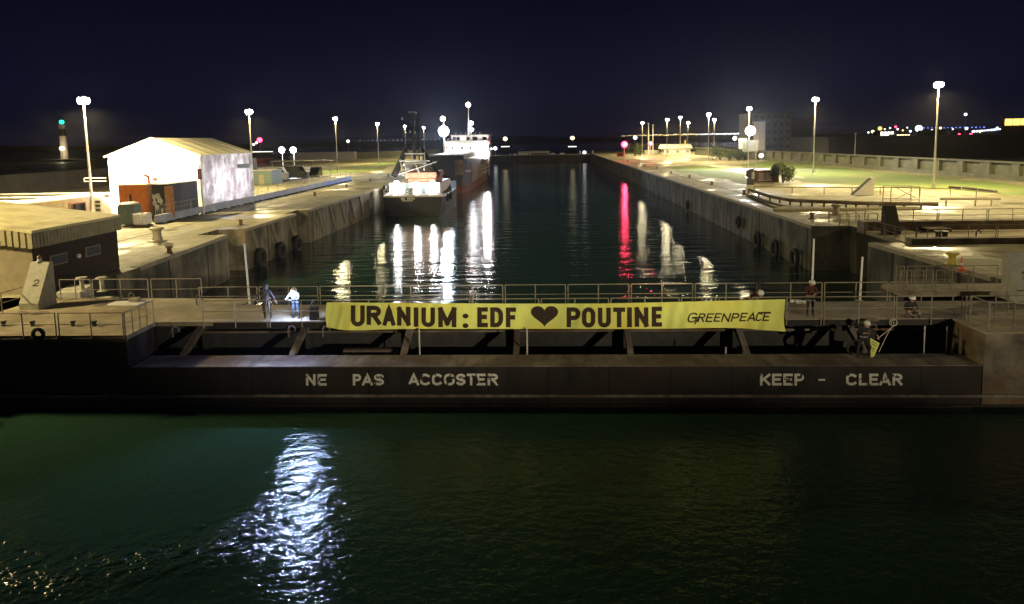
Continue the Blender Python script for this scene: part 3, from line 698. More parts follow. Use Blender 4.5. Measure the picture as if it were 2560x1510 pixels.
# dark lettering strip, too small to read, near the far end of the side wall
MB().box(TX1+.12, TX1+.14, 96.2, 100.2, 5.1, 5.7).build('name_strip', M['bluegrey'], t)
slight(t, (-46.2,82.3,4.5), (-48.6,86.2,4.6), 4500, (1.0,.97,.88), 165, .3)  # added floodlights, out of view, to whiten the gable
slight(t, (-52.2,82.3,2.6), (-51.0,86.2,3.6), 3000, (1.0,.97,.88), 165, .3)
for fx_, fz_, fl_ in ((-46.2,4.5,'added thin floodlight stand hidden behind the orange generator to light the tent gable'),(-52.2,2.6,'added low floodlight stand left of the orange generator to light the tent gable')):
    ft = thing('added_floodlight_stand', fl_, 'floodlight', (fx_,82,0))  # added stand that carries the gable floodlight
    MB().tube((fx_,82.0,0),(fx_,82.0,fz_),.05).build('pole', M['pole'], ft)
    MB().bbox(fx_-.3,fx_+.3,81.9,82.1,fz_-.2,fz_+.2,.04).build('housing', M['offwhite'], ft)
MB().path([(-57.2,85.5,4.6),(-54.4,85.5,4.6)], .05).path([(-57.2,85.5,4.6),(-57.2,85.5,4.2),(-54.4,85.5,4.2)], .04).build('cross_bar', M['pole'], t)
# orange generator container and neighbours
t = thing('generator_container', 'orange container shaped generator in front of the white tent', 'container', (-46.9,79,0))
a = V(300,470,79).x; c = V(372,470,79).x
MB().bbox(a, c, 78.6, 81.4, .15, 4.0, .06).build('body', M['orange'], t)
MB().bbox(a-.05, c+.05, 78.5, 81.5, 4.0, 4.12, .03).build('roof', M['orange'], t)
MB().box(a+1.55, a+1.6, 78.55, 78.6, .3, 3.9).build('seam', M['brown'], t)
MB().box(a+1.3, a+1.55, 78.54, 78.6, 2.1, 3.0).build('latch', M['black'], t)
MB().box(a+.5, a+1.2, 78.54, 78.6, .9, 1.5).build('vent', M['black'], t)
MB().tube((c-.5,80,4.1),(c-.5,80,4.9),.14).tube((c-.5,80,4.9),(c-1.0,80,5.1),.14).build('exhaust', M['orange'], t)
t = thing('painted_container', 'dark container with pale painted figures beside the orange generator', 'container', (-44,79,0))
a = V(378,470,78).x; c = V(405,470,78).x
MB().bbox(a, c+.9, 78.0, 84.4, .15, 4.15, .05).build('body', M['black'], t)
g_ = MB()
for k in range(9): 
    ax = a+.15+random.random()*(c-a-.3); az = .8+random.random()*2.3
    g_.lathe([(.22,0),(.18,.02)], (0,0,0), 7); 
    nn = len(g_.v)
    for i in range(nn-14, nn):
        vx, vy, vz = g_.v[i]; g_.v[i] = (ax+vx*(1.2 if k%2 else .7), 77.99-vz*.3, az+vy*1.4)
g_.path([(a+.25,77.97,1.9),(a+.35,77.97,2.7),(a+.65,77.97,3.05),(a+.95,77.97,2.7),(a+1.05,77.97,1.9)], .1)
g_.build('painting', M['offwhite'], t)
MB().bbox(c+.3, c+1.3, 77.9, 78.0, .3, 3.9, .02).build('door', M['brown'], t)
t = thing('wheeled_bin', 'dark green wheeled bin with a pale lid beside the white tank', 'bin', (-43.8,73,0))
a = V(306,550,74).x; c = V(347,550,74).x
MB().bbox(a, c, 73.2, 74.8, .1, 2.15, .08).build('body', M['greengrey'], t)
MB().lathe([(1.05,0),(1.0,.18),(.7,.32),(.1,.36)], ((a+c)/2, 74, 2.16), 16).build('lid', M['grey'], t)
for x_ in (a+.25, c-.25): MB().torus((x_,73.15,.14), .1, .05, 'X').build('wheel', M['rubber'], t)
t = thing('liquid_tank', 'small square white tank in a cage on the quay next to the green bin', 'tank', (-41.8,72,0))
a = V(337,550,72.6).x; c = V(371,550,72.6).x
MB().bbox(a, c, 72.2, 73.4, .2, 1.4, .12).build('tank_body', M['white'], t)
MB().box(a-.02, c+.02, 72.15, 73.45, 0, .17).build('pallet', M['bark'], t)
g_ = MB()
for i in range(5):
    x_ = a+(c-a)*i/4; g_.tube((x_,72.16,.17),(x_,72.16,1.42),.02)
for z_ in (.6,1.0,1.42): g_.tube((a,72.16,z_),(c,72.16,z_),.02)
g_.build('cage', M['pole'], t); MB().lathe([(.16,0),(.16,.06)], ((a+c)/2,72.8,1.4), 10).build('cap', M['black'], t)
# barrier fence: plastic barrier blocks on feet with mesh panels above
Ys = [74.5+4.05*i for i in range(20)]
def fx(y): return -42.25-(y-75)*.012
f0 = None
for i, y_ in enumerate(Ys):
    last = i >= 15
    nm = 'barrier_block'
    lab = ('%s pale blue barrier block with mesh panel counted from the far end of the fence' % ORD[19-i]) if last else ('%s grey barrier block with mesh panel counted from the tank end of the fence' % ORD[i])
    t = thing('barrier', lab, 'barrier', (fx(y_), y_, 0), 0, 'grey and blue barrier blocks of the quay fence')
    MB().prismy([(-.28,.16),(.28,.16),(.16,.95),(-.16,.95)], 0.0, 3.95).build('block', M['blue' if last else 'bluegrey'], t, local=True)
    MB().box(-.35,.35,.4,1.0,0,.158).box(-.35,.35,2.9,3.5,0,.158).build('foot', M['black'], t, local=True)
    g_ = MB()
    g_.tube((0,.1,.95),(0,.1,2.0),.025).tube((0,3.85,.95),(0,3.85,2.0),.025).tube((0,.1,2.0),(0,3.85,2.0),.02).tube((0,.1,1.45),(0,3.85,1.45),.012)
    for k in range(1,10): g_.tube((0,.1+k*.375,.95),(0,.1+k*.375,2.0),.010,.010,4)
    g_.build('mesh_panel', M['pole'], t, local=True)
t = thing('sign_post', 'white post with a small dark red panel at the near corner of the tent', 'post', (-42.0,84.6,0))
MB().tube((-41.7,84.3,0),(-41.9,84.3,6.0),.11).build('pole', M['white'], t); MB().bbox(-42.1,-41.6,84.1,84.2,4.3,5.6,.02).build('panel', M['redcloth'], t)
# bollards
def mooring_bollard(p, s, label, mat='rail'):
    t = thing('mooring_bollard', label, 'bollard', (p[0],p[1],.004), 0, 'mooring bollards along the quays')
    MB().lathe([(.55*s,0),(.55*s,.06*s),(.34*s,.1*s),(.27*s,.55*s),(.3*s,.75*s),(.47*s,.82*s),(.47*s,.95*s),(.3*s,1.0*s)], (0,0,0), 18).build('post', M[mat], t, local=True)
    MB().lathe([(.62*s,.0),(.62*s,.045*s)], (0,0,-.002), 18).build('flange', M['rust'], t, local=True)
    return t
p = G(394,603); mooring_bollard(p, 1.28, 'largest bollard, a big waisted capstan on the left quay near the low building')
p = G(2090,537); mooring_bollard(p, 1.12, 'big waisted capstan bollard beside the railed cage on the right quay')
p = G(2380,662); mooring_bollard(p, .8, 'yellow painted bollard beside the traffic cone', 'yellow')
for i, (px, py, s) in enumerate(((424,634,.62),(602,563,.62),(787,490,.6),(866,468,.5),(925,452,.55),(971,441,.55))):
    mooring_bollard(G(px,py), s, '%s small bollard of the left quay edge row counted from the gate' % ORD[i], 'rust')
for i, (px, py, s) in enumerate(((2030,547,.62),(1860,484,.55),(1780,463,.6),(1724,444,.6),(1678,434,.55),(1642,422,.55),(1613,416,.55),(1569,404,.6))):
    mooring_bollard(G(px,py), s, '%s small bollard of the right quay edge row counted from the stored gate' % ORD[i], 'rust')
# lock wall details: ladders, chains, tyres
def tyre(loc, R_, r_, ax, label, g_='tyre fenders hanging on the lock walls'):
    t = MB().torus((0,0,0), R_, r_, ax, 22, 8).build('tyre_fender', M['rubber'], None, True); t.location = loc
    tag(t, label, 'tyre', g_); return t
for i, (px, py) in enumerate(((653,644),(703,627),(744,610))):
    q = V(px, py, 10); 
    # find depth on the wall plane X=-29.6
    d = _ray(px, py); tt = -29.55/d.x if i > 0 else -29.55/d.x; q = Vector((0,0,CAMZ))+d*tt
    tyre((q.x, q.y, q.z), .78, .30, 'X', '%s black tyre on the left lock wall counted from the gate' % ORD[i])
for i, (px, py) in enumerate(((1986,645),(1937,621),(1893,600),(1845,555),(1718,513))):
    d = _ray(px, py); tt = 23.95/d.x; q = Vector((0,0,CAMZ))+d*tt
    tyre((q.x, q.y, q.z), .80 if i < 3 else .6, .22, 'X', '%s black tyre on the right lock wall counted from the stored gate' % ORD[i])
# tyre hanging frames on the left wall: slanted timber rubbing strips
for i in range(9):
    y_ = 70.5+i*5.3
    if 83.0 < y_ < 89.5: continue
    t = MB().prismx([(y_,-.3),(y_+.35,-.3),(y_+2.3,-3.6),(y_+1.95,-3.6)], -30.19, -30.02).build('rubbing_strip', M['block'])
    tag(t, '%s slanting rubbing strip on the left lock wall counted from the gate' % ORD[i], 'rubbing strip', 'slanting rubbing strips on the left lock wall')
# white guide poles at the gate
for (px0, py0, px1, py1, lab) in ((605,610,624,772,'white guide pole behind the gate walkway, left one near the standing person'),(2036,597,2031,760,'tall white guide pole behind the person standing at the right'),(2160,642,2151,757,'shorter white guide pole right of the standing person')):
    b0 = V(px1, py1, 36.6); b0.z = 0; b0.y = 36.75; tp = V(px0, py0, 36.75); tp.x = b0.x+(tp.x-b0.x)*.5
    t = thing('guide_pole', lab, 'pole', (b0.x, b0.y, 0), 0, 'white guide poles at the gate')
    MB().tube((b0.x,b0.y,-1.5),(tp.x,tp.y,tp.z),.07,.05).build('pole', M['white'], t)
    MB().bbox(b0.x-.15,b0.x+.15,36.24,36.9,-.18,-.05,.02).build('bracket', M['rail'], t)
# low things in the dark pit behind the platform
t = thing('winch', 'pale winch frame with a boom behind the platform railing', 'winch', (-24.2,39.4,0))
q0 = V(153,733,39.6); q1 = V(205,717,40.5)
MB().prismx([(39.2,-.3),(40.4,-.3),(40.4,.35),(39.2,.1)], q0.x, q0.x+1.4).build('bed', M['mono'], t)
MB().tube(q0,q1,.13,.06).build('boom', M['white'], t)
for dx in (.3,1.5): MB().lathe([(.3,-.2),(.12,-.15),(.12,.5),(.3,.55),(.3,.62)], (q0.x+1.0+dx,39.6,.3), 12).build('drum', M['mono'], t)
MB().box(q0.x,q0.x+3.4,39.1,40.1,-1.2,-.31).build('plinth', M['mono'], t)
# vehicles
def car(label, x, y, rz, L_=4.4, W_=1.8, H_=1.5, mat='carpaint', roofm='carpaint', van=False, cat='car', g_=None):
    t = thing('parked_car' if not van else 'parked_van', label, cat, (x,y,0), rz, g_)
    hb = H_*.55
    if van: prof = [(-L_/2,.3),(L_/2,.3),(L_/2,hb),(L_/2-.35,H_*.6),(L_/2-1.1,H_),(-L_/2,H_)]
    else: prof = [(-L_/2,.3),(L_/2,.3),(L_/2,hb*.85),(L_/2-1.0,hb),(L_/2-1.7,H_),(-L_/2+.8,H_),(-L_/2+.1,hb),(-L_/2,hb*.8)]
    bb = MB(); bb.prismy(prof, -W_/2, W_/2)
    bb.build('body', M[mat], t, local=True)
    if van: wp = [(L_/2-.42,H_*.62),(L_/2-1.05,H_*.93),(L_/2-2.0,H_*.93),(L_/2-2.0,H_*.62)]
    else: wp = [(L_/2-1.2,hb+.05),(L_/2-1.78,H_-.08),(-L_/2+.9,H_-.08),(-L_/2+.35,hb+.05)]
    for s in (-1,1):
        y0_, y1_ = sorted((s*W_/2, s*(W_/2+.01))); MB().prismy(wp, y0_, y1_).build('side_window', M['glass'], t, local=True)
        for xx in (-L_*.31, L_*.31):
            wh = MB().torus((xx, s*(W_/2-.08), .32), .22, .1, 'Y', 16, 6).build('wheel', M['rubber'], t, local=True)
            MB().lathe([(.17,-.05),(.17,.05)], (0,0,0), 10).build('rim', M['pole'], wh, local=True).matrix_local = Matrix.Translation((xx, s*(W_/2-.06), .32)) @ Matrix.Rotation(math.pi/2, 4, 'X')
        MB().bbox(L_/2-.02, L_/2+.03, s*W_*.33-.15, s*W_*.33+.15, .55, .72, .01).build('headlight', M['glass'], t, local=True)
    if roofm != mat: MB().bbox(-L_/2+.9, L_/2-1.85, -W_/2+.1, W_/2-.1, H_, H_+.04, .01).build('roof', M[roofm], t, local=True)
    if not van: MB().prismx([(-W_/2+.15,0),(W_/2-.15,0),(W_/2-.25,.5),(-W_/2+.25,.5)], 0, .01).build('windscreen', M['glass'], t, local=True).matrix_local = Matrix.Translation((L_/2-1.17,0,hb+.05)) @ Matrix.Rotation(math.radians(-42),4,'Y')
    return t
p = G(790,441); car('dark parked car with a pale roof, rightmost behind the fence', p.x, p.y, -1.5, 4.8, 2.2, 2.3, 'carpaint', 'grey')
p = G(738,447); car('dark van with small pale marks next to the car behind the fence', p.x, p.y, 0.1, 6.2, 2.2, 3.0, 'black', 'black', True, 'van')
p = G(690,452); car('grey van parked between the container and the marked van', p.x, p.y, 0.1, 5.4, 2.2, 3.1, 'grey', 'grey', True, 'van')
p = G(652,462); t = thing('site_cabin', 'dark grey site cabin right beside the far corner of the tent', 'cabin', (p.x,p.y,0))
MB().bbox(p.x-2.2,p.x+2.4,p.y,p.y+6,0,2.9,.05).build('wall', M['greengrey'], t)
MB().bbox(p.x-2.3,p.x+2.5,p.y-.1,p.y+6.1,2.9,3.02,.03).build('roof', M['offwhite'], t)
MB().box(p.x-.3,p.x+.7,p.y-.03,p.y-.002,.05,2.1).build('door', M['block'], t)
p = G(700,447); t = thing('flat_roof_shelter', 'long pale flat shelter roof behind the parked vans', 'shelter', (p.x,p.y+12,0))
MB().bbox(p.x-7,p.x+9,p.y+12,p.y+15,3.7,3.95,.03).build('roof', M['offwhite'], t)
for dx in (-6.5,-1,4,8.5): MB().tube((p.x+dx,p.y+12.3,0),(p.x+dx,p.y+12.3,3.7),.08).build('post', M['pole'], t)
# dark old wall at the far left, pale wall far behind the lawn
t = thing('old_wall', 'long dark embankment wall at the far left edge behind the sheds', 'wall', (-92,150,0))
MB().box(-96,-95,40,230,0,3.6).build('wall', M['farwall'], t); MB().bbox(-96.2,-94.8,40,230,3.6,3.8,.03).build('coping', M['farwall'], t)
t = thing('sea_wall', 'low grey wall running behind the left lawn towards the ships', 'wall', (-100,330,0))
a = V(775,385,330); c = V(1100,385,420)
MB().prism([(a.x,330),(c.x,420),(c.x,421),(a.x,331)],0,3.2).build('wall', M['pierwall'], t)
MB().prism([(a.x-8,326),(a.x+22,329),(a.x+22,329.8),(a.x-8,326.8)],0,4.0).build('parapet', M['offwhite'], t)
# ================================================================== RIGHT QUAY
sg = thing('stored_lock_gate', 'second caisson gate parked in its recess across the right quay with railed walkways', 'lock gate', (50,60,0))
MB().box(28.0, 110, 55.0, 64.7, -8, -.35).build('hull', M['steel'], sg)
MB().box(28.0, 110, 56.0, 64.0, -.347, -.05).build('deck', M['deck'], sg)
MB().bbox(27.8, 110, 55.0, 55.9, -.345, .42, .02).build('near_girder', M['rust'], sg)
MB().bbox(27.8, 110, 63.2, 64.6, -.345, .75, .02).build('far_girder', M['rust'], sg)
def rails_line(parent, x0, x1, y, z, n, h=1.0, seg=4.2):
    x_ = x0
    while x_ < x1-1:
        railing(parent, (x_,y,z), (min(x_+seg-.15,x1),y,z), h, 3, 0, None, (.5,), .03); x_ += seg
rails_line(sg, 30.0, 62, 55.1, .42, 3); rails_line(sg, 30.0, 62, 63.3, .75, 3)
railing(sg, (27.9,56.2,-.04), (27.9,63.0,-.04), 1.05, 5)
railing(sg, (28.2,55.1,.42), (29.8,55.1,.42), 1.0, 3)
for px in (2240, 2290, 2440): 
    q = G(px, 592); vent(sg, q.x, q.y, -.05, .9)
q = G(2290,565); MB().bbox(q.x-1.0,q.x+1.0,q.y-4.0,q.y-2.6,-.045,.25,.03).build('hatch_cover', M['rust'], sg)
for px in (2345, 2362):
    q = G(px, 595); MB().lathe([(.2,0),(.2,.5),(.28,.52),(.28,.62)], (q.x,q.y,-.045), 10).build('bollard', M['black'], sg)
marker(28.55, 60.3, 'dark sloping block seen from behind on the end of the stored gate', num=False, mat='brick_silhouette', rz=0)  # concrete block whose silhouette shade is put into its colour
q = G(2126,487); marker(q.x, q.y, 'white sloping block beyond the ring of guard rails on the right quay', num=False, rz=-math.pi/2, bd=2.7, mat='white')
# rail cage by the capstan
t = thing('rail_cage', 'low cage of railings on the quay corner left of the stored gate', 'railing', (29,67.2,0))
a = V(2083,545,68.5).x; c = V(2176,545,68.5).x; n = 4
for i in range(n):
    x0 = a+(c-a)*i/n+.05; x1 = a+(c-a)*(i+1)/n-.05
    railing(t, (x0,67.0,0),(x1,67.0,0),1.05,2); railing(t, (x0,69.6,0),(x1,69.6,0),1.05,2)
railing(t, (a,67,0),(a,69.6,0),1.05,2); railing(t,(c,67,0),(c,69.6,0),1.05,2)
# ring of guard rails and kerb beams round the basin behind
t = thing('guard_rail_ring', 'long oval of low guard rail beams and thin posts on the bright right quay', 'guard rail', (50,90,0))
near = [G(1872,484),G(1925,502),G(1975,512),G(2030,515),G(2090,517),G(2140,520),G(2200,521),G(2260,522),G(2345,523)]
pts = [(p.x,p.y,.55) for p in near]; b = MB()
for a, c in zip(pts, pts[1:]): b.tube(a, c, .22, .22, 6)
b.build('beam', M['rust'], t)
for i in range(0, len(pts)-1):
    for f_ in (0,.5):
        a = Vector(pts[i]).lerp(Vector(pts[i+1]), f_); MB().tube((a.x,a.y,0),(a.x,a.y,.55),.12).build('post', M['rust'], t)
q0 = G(1900,500); q1 = G(1868,492)
pts = [G(1866,490), G(1905,505), G(1938,516)]
MB().path([(p.x,p.y-2,.25) for p in pts], .15).build('beam', M['rust'], t)
far_ = [G(x, y) for x, y in ((1885,484),(1980,485),(2060,486),(2130,487),(2200,487),(2300,488),(2375,490),(2440,497),(2500,503))]
pts = [(p.x,p.y,1.0) for p in far_]; MB().path(pts, .07).build('beam', M['rail'], t)
for i in range(len(pts)-1):
    a = Vector(pts[i]); MB().tube((a.x,a.y,0),(a.x,a.y,1.0),.06).build('post', M['rail'], t)
for x0, y0, x1, y1 in ((2372,484,2400,486),(2406,486,2440,490),(2446,491,2490,497)):
    a = G(x0,y0); c = G(x1,y1); MB().tube((a.x,a.y,.9),(c.x,c.y,.9),.16).build('beam', M['bark'], t)
a = G(2350,512); c = G(2500,512); MB().tube((a.x,a.y,.7),(c.x,c.y,.7),.14).build('beam', M['rail'], t)
for px in (2365,2438,2478): q = G(px,515); MB().tube((q.x,q.y,0),(q.x,q.y,.7),.09).build('post', M['rail'], t)
a = G(1935,528); c = G(2320,527); MB().bbox(a.x, c.x, a.y, a.y+.6, .005, .28, .04).build('kerb', M['coping'], t)
t = thing('scaffold_frame', 'small scaffold frame with crossed braces inside the guard rail ring', 'scaffold', (47,88,0))
a = V(2212,500,90); c = V(2282,500,90); g_ = MB()
for x_ in (a.x, c.x):
    for y_ in (88.5, 90.5): g_.tube((x_,y_,0),(x_,y_,1.9),.06)
for z_ in (.3,1.9):
    for y_ in (88.5,90.5): g_.tube((a.x,y_,z_),(c.x,y_,z_),.05)
g_.build('frame', M['rail'], t)
MB().tube((a.x+.6,88.5,.4),(c.x-.2,88.5,1.8),.04).tube((a.x+.6,88.5,1.8),(c.x-.2,88.5,.4),.04).build('brace', M['rail'], t)
# cone
q = G(2403,678); t = thing('traffic_cone', 'orange traffic cone standing on the quay edge at the right', 'traffic cone', (q.x,q.y,.004))
MB().bbox(-.24,.24,-.24,.24,0,.05,.02).build('base', M['conem'], t, local=True)
MB().lathe([(.17,.05),(.12,.35)], (0,0,0), 16).lathe([(.085,.52),(.035,.85),(.02,.86)], (0,0,0), 16).build('cone', M['conem'], t, local=True)
MB().lathe([(.12,.351),(.085,.519)], (0,0,0), 16).build('band', M['white'], t, local=True)
# railed landing behind the right end of the gate
t = thing('landing_railings', 'nest of crossing railings on the landing behind the right end of the gate', 'railing', (24,38.5,0))
for (p0, p1, Yb, hh) in ((2238,2258,40.2,1.05),(2266,2360,40.2,1.05),(2372,2490,40.2,1.05),(2252,2276,38.9,1.05),(2283,2330,38.9,1.05),(2338,2418,38.9,1.05)):
    a = V(p0,740,Yb).x; c = V(p1,740,Yb).x; railing(t, (a,Yb,0),(c,Yb,0),hh,3,.05)
a = V(2238,740,38.9).x; c = V(2496,740,38.9).x
MB().box(a, c+6, 38.45, 40.5, -.25, -.02).build('landing', M['deck'], t)
MB().box(a+.3, c+6, 38.6, 40.3, -5, -.26).build('support', M['darkdeck'], t)
# sign gantry and its floodlight
gx0 = V(1870,380,191).x; gx1 = V(1891,380,191).x; pz = V(1876,351,191).z; pb2 = V(1876,379,191).z
t = thing('sign_gantry', 'blank pale sign board on two tall legs under a dazzling floodlight', 'sign', ((gx0+gx1)/2,191,0))
for x_ in (gx0+.1, gx1-.1): MB().tube((x_,191,0),(x_,191,pz),.12).build('leg', M['pole'], t)
MB().bbox(V(1856,360,191).x, V(1895,360,191).x, 190.7, 190.9, pb2, pz, .04).build('board', M['offwhite'], t)
MB().bbox(V(1846,360,196).x, V(1866,360,196).x, 195.7, 195.9, pb2+.6, pz+.5, .04).build('board', M['grey'], t)
q = V(1876,327,190); 
MB().tube((q.x,191,pz),(q.x,191,q.z),.08).build('lamp_arm', M['pole'], t)
MB().ball((q.x,190,q.z), 1.25, .95, 16, 10).build('floodlight', M['coolglow'], t)
slight(t, (q.x,188.2,q.z), (20,100,0), 60000, (.92,.96,1.0), 150, .5)
# brown hut, dark winch box, bushes
a = V(1893,450,128); hp = G(1920,456)
hx0 = V(1893,450,hp.y).x; hx1 = V(1947,450,hp.y).x
t = thing('brown_hut', 'small brown brick hut with pale shutters and a flat roof beside a round bush', 'hut', ((hx0+hx1)/2,hp.y,0))
MB().box(hx0, hx1, hp.y, hp.y+2.5, 0, 2.0).build('wall', M['brick'], t)
MB().bbox(hx0-.2, hx1+.25, hp.y-.3, hp.y+2.8, 2.0, 2.15, .03).build('roof', M['brick'], t)
for dx in (.25, 1.45):
    w_ = MB().bbox(hx0+dx, hx0+dx+1.0, hp.y-.08, hp.y-.002, .45, 1.75, .02).build('shutter', M['offwhite'], t)
MB().box(hx0+.2, hx0+2.6, hp.y-.1, hp.y-.002, .3, .42).build('sill', M['white'], t)
q = G(1878,462); t = thing('winch_cabinet', 'dark upright machine box standing left of the brown hut', 'cabinet', (q.x,q.y,0))
MB().bbox(q.x-.55,q.x+.45,q.y,q.y+.8,0,1.3,.04).build('base', M['black'], t)
MB().bbox(q.x-.75,q.x+.3,q.y-.05,q.y+.7,1.3,2.5,.08).build('body', M['black'], t)
MB().box(q.x+.02,q.x+.5,q.y-.12,q.y-.055,1.0,2.1).build('door', M['grey'], t)
MB().tube((q.x-.5,q.y+.3,2.5),(q.x+.7,q.y+.3,2.75),.12).build('arm', M['black'], t)
def bush(label, x, y, r, h, n=900, group=None):
    t = thing('bush', label, 'bush', (x,y,0), 0, group)
    g_ = MB(); rnd = random.Random(int(x*13+y))
    cl = [(rnd.uniform(-.75,.75)*r, rnd.uniform(-.5,.5)*r, rnd.uniform(.2,.9)*h, rnd.uniform(.18,.5)) for _ in range(9)]
    for _ in range(n):
        cx, cy, cz, cr = cl[rnd.randrange(9)]; d = Vector((rnd.gauss(0,1), rnd.gauss(0,1), rnd.gauss(0,1))).normalized()*cr*min(r,h*.6)*rnd.uniform(.5,1.45)
        c = Vector((cx,cy,cz))+d; c.z = max(.1, c.z); u = Vector((rnd.gauss(0,1),rnd.gauss(0,1),rnd.gauss(0,1))).normalized(); v_ = u.orthogonal().normalized(); s = rnd.uniform(.10,.2)*max(1,h/2.5)
        g_.add([c-u*s, c+v_*s*.6, c+u*s, c-v_*s*.6], [(0,1,2,3)])
    g_.build('foliage', M['leaf'], t, local=True)
    s_ = MB()
    for _ in range(5): s_.tube((0,0,0),(rnd.uniform(-.4,.4)*r, rnd.uniform(-.4,.4)*r, h*.6), .06*r, .02*r, 5)
    s_.build('stem', M['bark'], t, local=True)
p = G(1962,458); bush('round bush close against the right side of the brown hut', p.x, p.y+1, 2.2, 3.6, 1500)
for i, px in enumerate((1800,1823,1845,1862)):
    p = G(px, 402-abs(i-1.5)*1.0); bush('%s bush from the left of the dark clump before the sign gantry' % ORD[i], p.x, p.y, 3.6, 3.6 if i else 4.2, 700, 'bushes in the dark clump before the sign gantry')
p = G(1588,389); bush('low reddish lit bush beside the left red signal', p.x, p.y, 4.5, 5.5, 600)
# small white building
p = G(1690,386); a = V(1660,386,p.y).x; c = V(1726,386,p.y).x
t = thing('white_building', 'small white building with a bright pitched roof between the lamp masts', 'building', ((a+c)/2,p.y,0))
MB().box(a,c,p.y,p.y+9,0,2.9).build('wall', M['white'], t)
MB().prismx([(p.y-.9,2.75),(p.y+4.5,4.7),(p.y+9.9,2.75),(p.y+9.7,2.6),(p.y-.7,2.6)], a-1.2, c+1.0).build('roof', M['white'], t)
for k in range(3): MB().box(a+1+k*4.6, a+2.4+k*4.6, p.y-.06, p.y-.002, .8, 2.0).build('window', M['grey'], t)
MB().tube((c-1.5,p.y+5,4.5),(c-1.5,p.y+5,6.6),.4).build('chimney', M['yellow'], t)
t = thing('low_shed', 'low pale shed left of the small white building', 'shed', (a-14,p.y+5,0))
a2 = V(1612,385,p.y+6).x; c2 = V(1648,385,p.y+6).x
MB().box(a2,c2,p.y+6,p.y+10,0,1.8).build('wall', M['offwhite'], t); MB().bbox(a2-.2,c2+.2,p.y+5.8,p.y+10.2,1.8,1.95,.02).build('roof', M['offwhite'], t)
# red signal lights
for px, py, Y_, lab in ((1561,361,262,'left red signal light on a thin post near the right quay edge'),(1626,359,300,'right red signal light at the foot of the two unlit white masts')):
    q = V(px, py, Y_); t = thing('signal_light', lab, 'signal light', (q.x,Y_,0), 0, 'red signal lights on the right quay')
    MB().tube((q.x,Y_+.2,0),(q.x,Y_+.2,q.z),.1).build('post', M['pole'], t)
    MB().bbox(q.x-.6,q.x+.6,Y_+.05,Y_+.5,q.z-1.0,q.z+1.0,.05).build('housing', M['black'], t)
    MB().ball((q.x,Y_-.3,q.z), 1.15 if px < 1600 else .85, 1, 14, 8).build('lens', M['redglow'], t)
    plight(t, (0,-2.0,q.z), 2600, (1.0,.05,.12), .5)
q = G(1552,396); t = thing('red_barrier', 'red and white barrier board on the quay below the left red signal', 'barrier', (q.x,q.y,0))
MB().bbox(q.x-1.6,q.x+1.6,q.y,q.y+.1,.7,2.4,.02).build('board', M['redtrim'], t); MB().box(q.x-.7,q.x+.7,q.y-.03,q.y-.002,1.1,2.0).build('panel', M['black'], t)
for dx in (-1.4,1.4): MB().tube((q.x+dx,q.y+.05,0),(q.x+dx,q.y+.05,.7),.06).build('leg', M['pole'], t)
for i, (px, tp_, bp_) in enumerate(((1621,309,377),(1632,313,377))):
    q = V(px, bp_, 330); h = V(px,tp_,330).z; t = thing('signal_mast', ['left','right'][i]+' one of two close unlit white masts above the right red signal', 'mast', (q.x,330,0), 0, 'unlit white masts')
    MB().tube((q.x,330,0),(q.x,330,h),.35 if i == 0 else .2,.2).build('pole', M['white'], t)
    MB().bbox(q.x-.5,q.x+.5,329.6,330.4,h,h+.25,.02).build('platform', M['white'], t)
# long old wall with pilasters
t = thing('arcade_wall', 'long grey old wall with pilasters and dark recesses behind the right lawn', 'wall', (82,170,0))
def wx(y): return 80.0+(y-110)*(-.055)
b = MB(); b.prism([(wx(60)+.6,60),(wx(60)+1.4,60),(wx(330)+1.4,330),(wx(330)+.6,330)], 0, 2.9); b.build('wall', M['pierwall'], t)
b = MB(); b.prism([(wx(60)-.1,60),(wx(60)+1.6,60),(wx(330)+1.6,330),(wx(330)-.1,330)], 2.903, 3.2); b.build('coping', M['pierwall'], t)
b = MB(); b.prism([(wx(60)+.1,60),(wx(60)+.59,60),(wx(330)+.59,330),(wx(330)+.1,330)], 0, .8); b.build('plinth', M['pierwall'], t)
for i in range(34):
    y_ = 64+i*7.4; x_ = wx(y_); wd = 1.9+.9*(i % 3 == 0)
    MB().box(x_, x_+.595, y_, y_+wd, .803, 2.9).build('pilaster', M['pierwall'], t)
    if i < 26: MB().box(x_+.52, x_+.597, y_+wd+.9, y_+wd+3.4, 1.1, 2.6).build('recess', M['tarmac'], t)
# dark buildings
def bldg(name, label, x0, x1, y0, y1, h, rows, cols, lit=(), mat='far', cat='building'):
    t = thing(name, label, cat, ((x0+x1)/2,(y0+y1)/2,0))
    MB().box(x0,x1,y0,y1,0,h).build('wall', M[mat], t); MB().box(x0-.3,x1+.3,y0-.3,y1+.3,h,h+.5).build('roof', M[mat], t)
    k = 0
    for r in range(rows):
        for c in range(cols):
            wxx = x0+(c+.25)*(x1-x0)/cols; ww = .5*(x1-x0)/cols; zz = (r+.35)*h/rows
            MB().box(wxx,wxx+ww,y0-.06,y0-.002,zz,zz+.42*h/rows).build('window', M['warmglow'] if k in lit else M['black'], t); k += 1
    return t
a = V(1880,380,262).x; c = V(1976,380,262).x
bldg('tall_building', 'tall dark block with rows of unlit windows behind the gantry floodlight', a, c, 262, 280, V(1930,284,262).z, 6, 6, (), 'pierwall')
a = V(1896,380,255); c = V(1912,380,255); t = thing('stair_tower', 'pale stair tower on the left face of the tall dark block', 'tower', (a.x,255,0))
MB().box(a.x,c.x,255,261.5,0,V(1900,305,255).z).build('wall', M['offwhite'], t); MB().bbox(a.x-.2,c.x+.2,254.8,261.6,V(1900,305,255).z,V(1900,305,255).z+.4,.03).build('roof', M['grey'], t)
